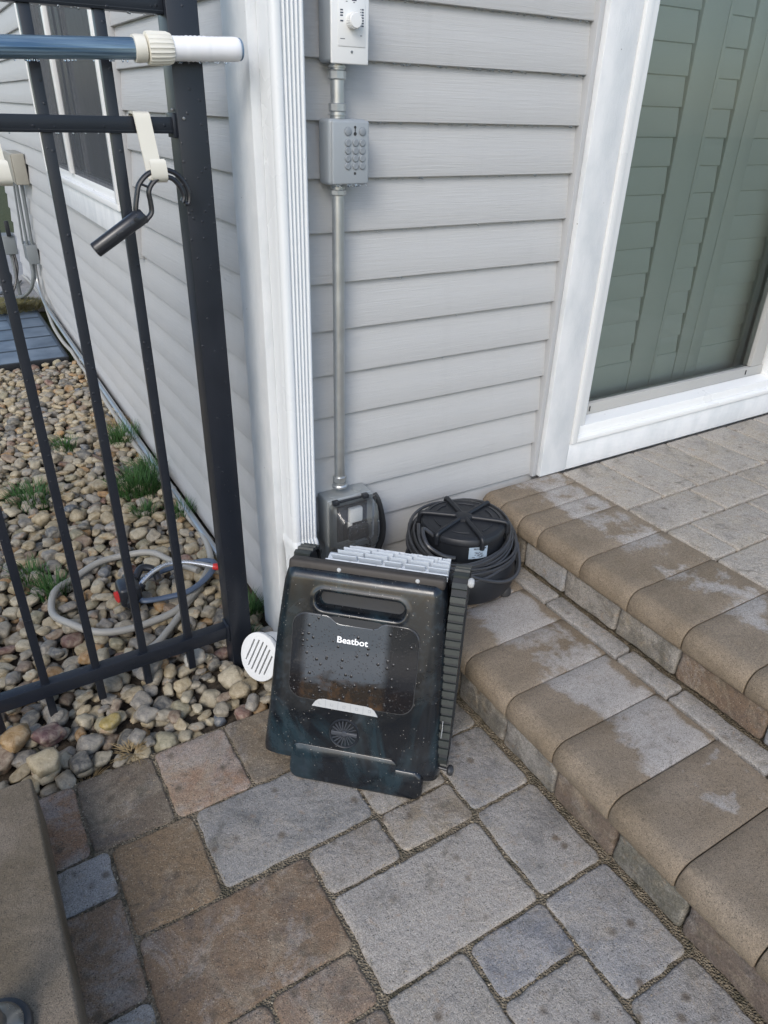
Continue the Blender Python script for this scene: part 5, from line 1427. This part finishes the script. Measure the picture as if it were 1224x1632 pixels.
def leaf(x, y, z, s_, yaw, label, col):
    q = MB(); vs = []; N = 10
    for i in range(N+1):
        t_ = i/N; w_ = math.sin(math.pi*t_)**.7*.38; curl = .25*math.sin(math.pi*t_)
        for m_ in (-1, -.5, 0, .5, 1): vs.append(((t_-.5)*s_, m_*w_*s_, (abs(m_)*.16+curl*.4)*s_))
    fs = [(5*i+j, 5*i+j+1, 5*i+6+j, 5*i+5+j) for i in range(N) for j in range(4)]
    M_ = Matrix.Translation((x, y, z)) @ Matrix.Rotation(yaw, 4, 'Z') @ Matrix.Rotation(.2, 4, 'X')
    q.M = M_; q.add(vs, fs); _lab(q.build('dry_leaf', simple('leaf_'+str(int(s_*1e4)), col, .75, 0, .3, 120), fix=False), label, 'leaf')
leaf(-.305, .40, .075, .045, .8, 'curled dark brown leaf resting on the sprinkler motor', (.07, .035, .025))
leaf(-.30, .375, .078, .032, 2.2, 'small rust brown leaf on the sprinkler motor beside a darker one', (.13, .055, .03))
leaf(-.135, 1.10, hz(-.135, 1.10)+.01, .035, .4, 'curled orange brown leaf in front of the dense grass tuft', (.22, .12, .06))

# ================================================================== WATER DROPS, GRIT, NEEDLES
def water_mat():
    t = NT('water'); b = t.n('ShaderNodeBsdfPrincipled'); b.inputs['Base Color'].default_value = (.9, .95, 1, 1); b.inputs['Roughness'].default_value = .02
    b.inputs['Transmission Weight'].default_value = 1.0; b.inputs['IOR'].default_value = 1.33; t.l(b.outputs[0], t.out.inputs[0]); return t.m
M_water = water_mat(); rw = random.Random(9); q = MB()
def drop(x, y, z, r, sz=1.2):
    n0 = 8; vs = [(x, y, z+r)]
    for i in range(1, 5):
        a = math.pi*i/5
        vs += [(x+r*math.sin(a)*math.cos(2*math.pi*j/n0), y+r*math.sin(a)*math.sin(2*math.pi*j/n0), z+r*math.cos(a)*(1 if i < 3 else sz)) for j in range(n0)]
    vs.append((x, y, z-r*sz)); fs = [(0, 1+j, 1+(j+1) % n0) for j in range(n0)]
    for i in range(3): fs += [(1+i*n0+j, 1+(i+1)*n0+j, 1+(i+1)*n0+(j+1) % n0, 1+i*n0+(j+1) % n0) for j in range(n0)]
    fs += [(1+3*n0+j, 4*n0+1, 1+3*n0+(j+1) % n0) for j in range(n0)]
    q.add(vs, fs)
for k, dens in ((-1, 26), (0, 60), (1, 70), (2, 46), (3, 22), (4, 12), (5, 10), (6, 8), (7, 4)):
    zb_ = 1.42-E_*k
    for i in range(dens): drop(rw.uniform(.21, .80), .0035+rw.uniform(0, .002), zb_-.0022, rw.uniform(.0012, .0026))
for i in range(60):
    tt = rw.random(); x = -.85+.62*tt; z = 1.2847+(x+.85)*.0424; drop(x, PY+rw.uniform(-.004, .004), z-.0158, rw.uniform(.0014, .0026))
for i in range(16): x = rw.uniform(-.175, -.06); drop(x, PY, 1.3165+(x+.12)*.04-.0186, rw.uniform(.0012, .0024))
for i in range(16): drop(rw.uniform(.125, .20), -.053+rw.uniform(-.002, .003), 1.1075, rw.uniform(.0014, .0028))
for i in range(70): drop(rw.uniform(-1.0, -.17), -.0135+rw.uniform(0, .02), rw.choice([1.1915, 1.3615]), rw.uniform(.0009, .0019))
for i in range(60): drop(rw.uniform(.116, .212), -.1125, rw.uniform(.30, .375), rw.uniform(.0008, .0019), 1)
_lab(q.build('water_drops', M_water, smooth=80), 'rain drops hanging from siding edges, fence rails, pole and wall boxes', 'water drops', None, 'stuff')
q = MB()
for i in range(900):
    # grit and crumbs of joint sand that have spilled on the paving edges
    g_ = rw.choice(GP[:29]); e = rw.random()
    if e < .5: x = rw.choice([g_[0], g_[1]])+rw.gauss(0, .006); y = rw.uniform(g_[2], g_[3])
    else: x = rw.uniform(g_[0], g_[1]); y = rw.choice([g_[2], g_[3]])+rw.gauss(0, .006)
    r = rw.uniform(.0006, .0020); z = .0008; vs = []
    for (a, b, c) in ((1,0,0), (0,1,0), (-1,0,0), (0,-1,0), (0,0,1), (0,0,-1)): vs.append((x+a*r*rw.uniform(.6, 1.3), y+b*r*rw.uniform(.6, 1.3), z+c*r*rw.uniform(.5, .9)))
    q.add(vs, [(0,1,4), (1,2,4), (2,3,4), (3,0,4), (1,0,5), (2,1,5), (3,2,5), (0,3,5)], rw.choice([(.32,.25,.15), (.42,.36,.26), (.12,.10,.08), (.24,.2,.15)]))
_lab(q.build('paving_grit', M_stone, smooth=0), 'crumbs of sand and grit scattered along the paver joints', 'grit', None, 'stuff')
q = MB()
for i in range(110):
    x = rw.uniform(-.85, -.04); y = rw.uniform(-.15, 2.2); z = hz(x, y, .006)+.002; a = rw.uniform(0, math.pi); L = rw.uniform(.015, .045); w_ = .0006
    c_, s_ = math.cos(a), math.sin(a); z2 = z+rw.uniform(-.004, .008)
    q.add([(x-s_*w_, y+c_*w_, z), (x+s_*w_, y-c_*w_, z), (x+c_*L+s_*w_*.5, y+s_*L-c_*w_*.5, z2), (x+c_*L-s_*w_*.5, y+s_*L+c_*w_*.5, z2)], [(0,1,2,3)])
_lab(q.build('straw_litter', M_dry, smooth=0, fix=False), 'loose straw and dead needles lying over the river stones', 'litter', None, 'stuff')
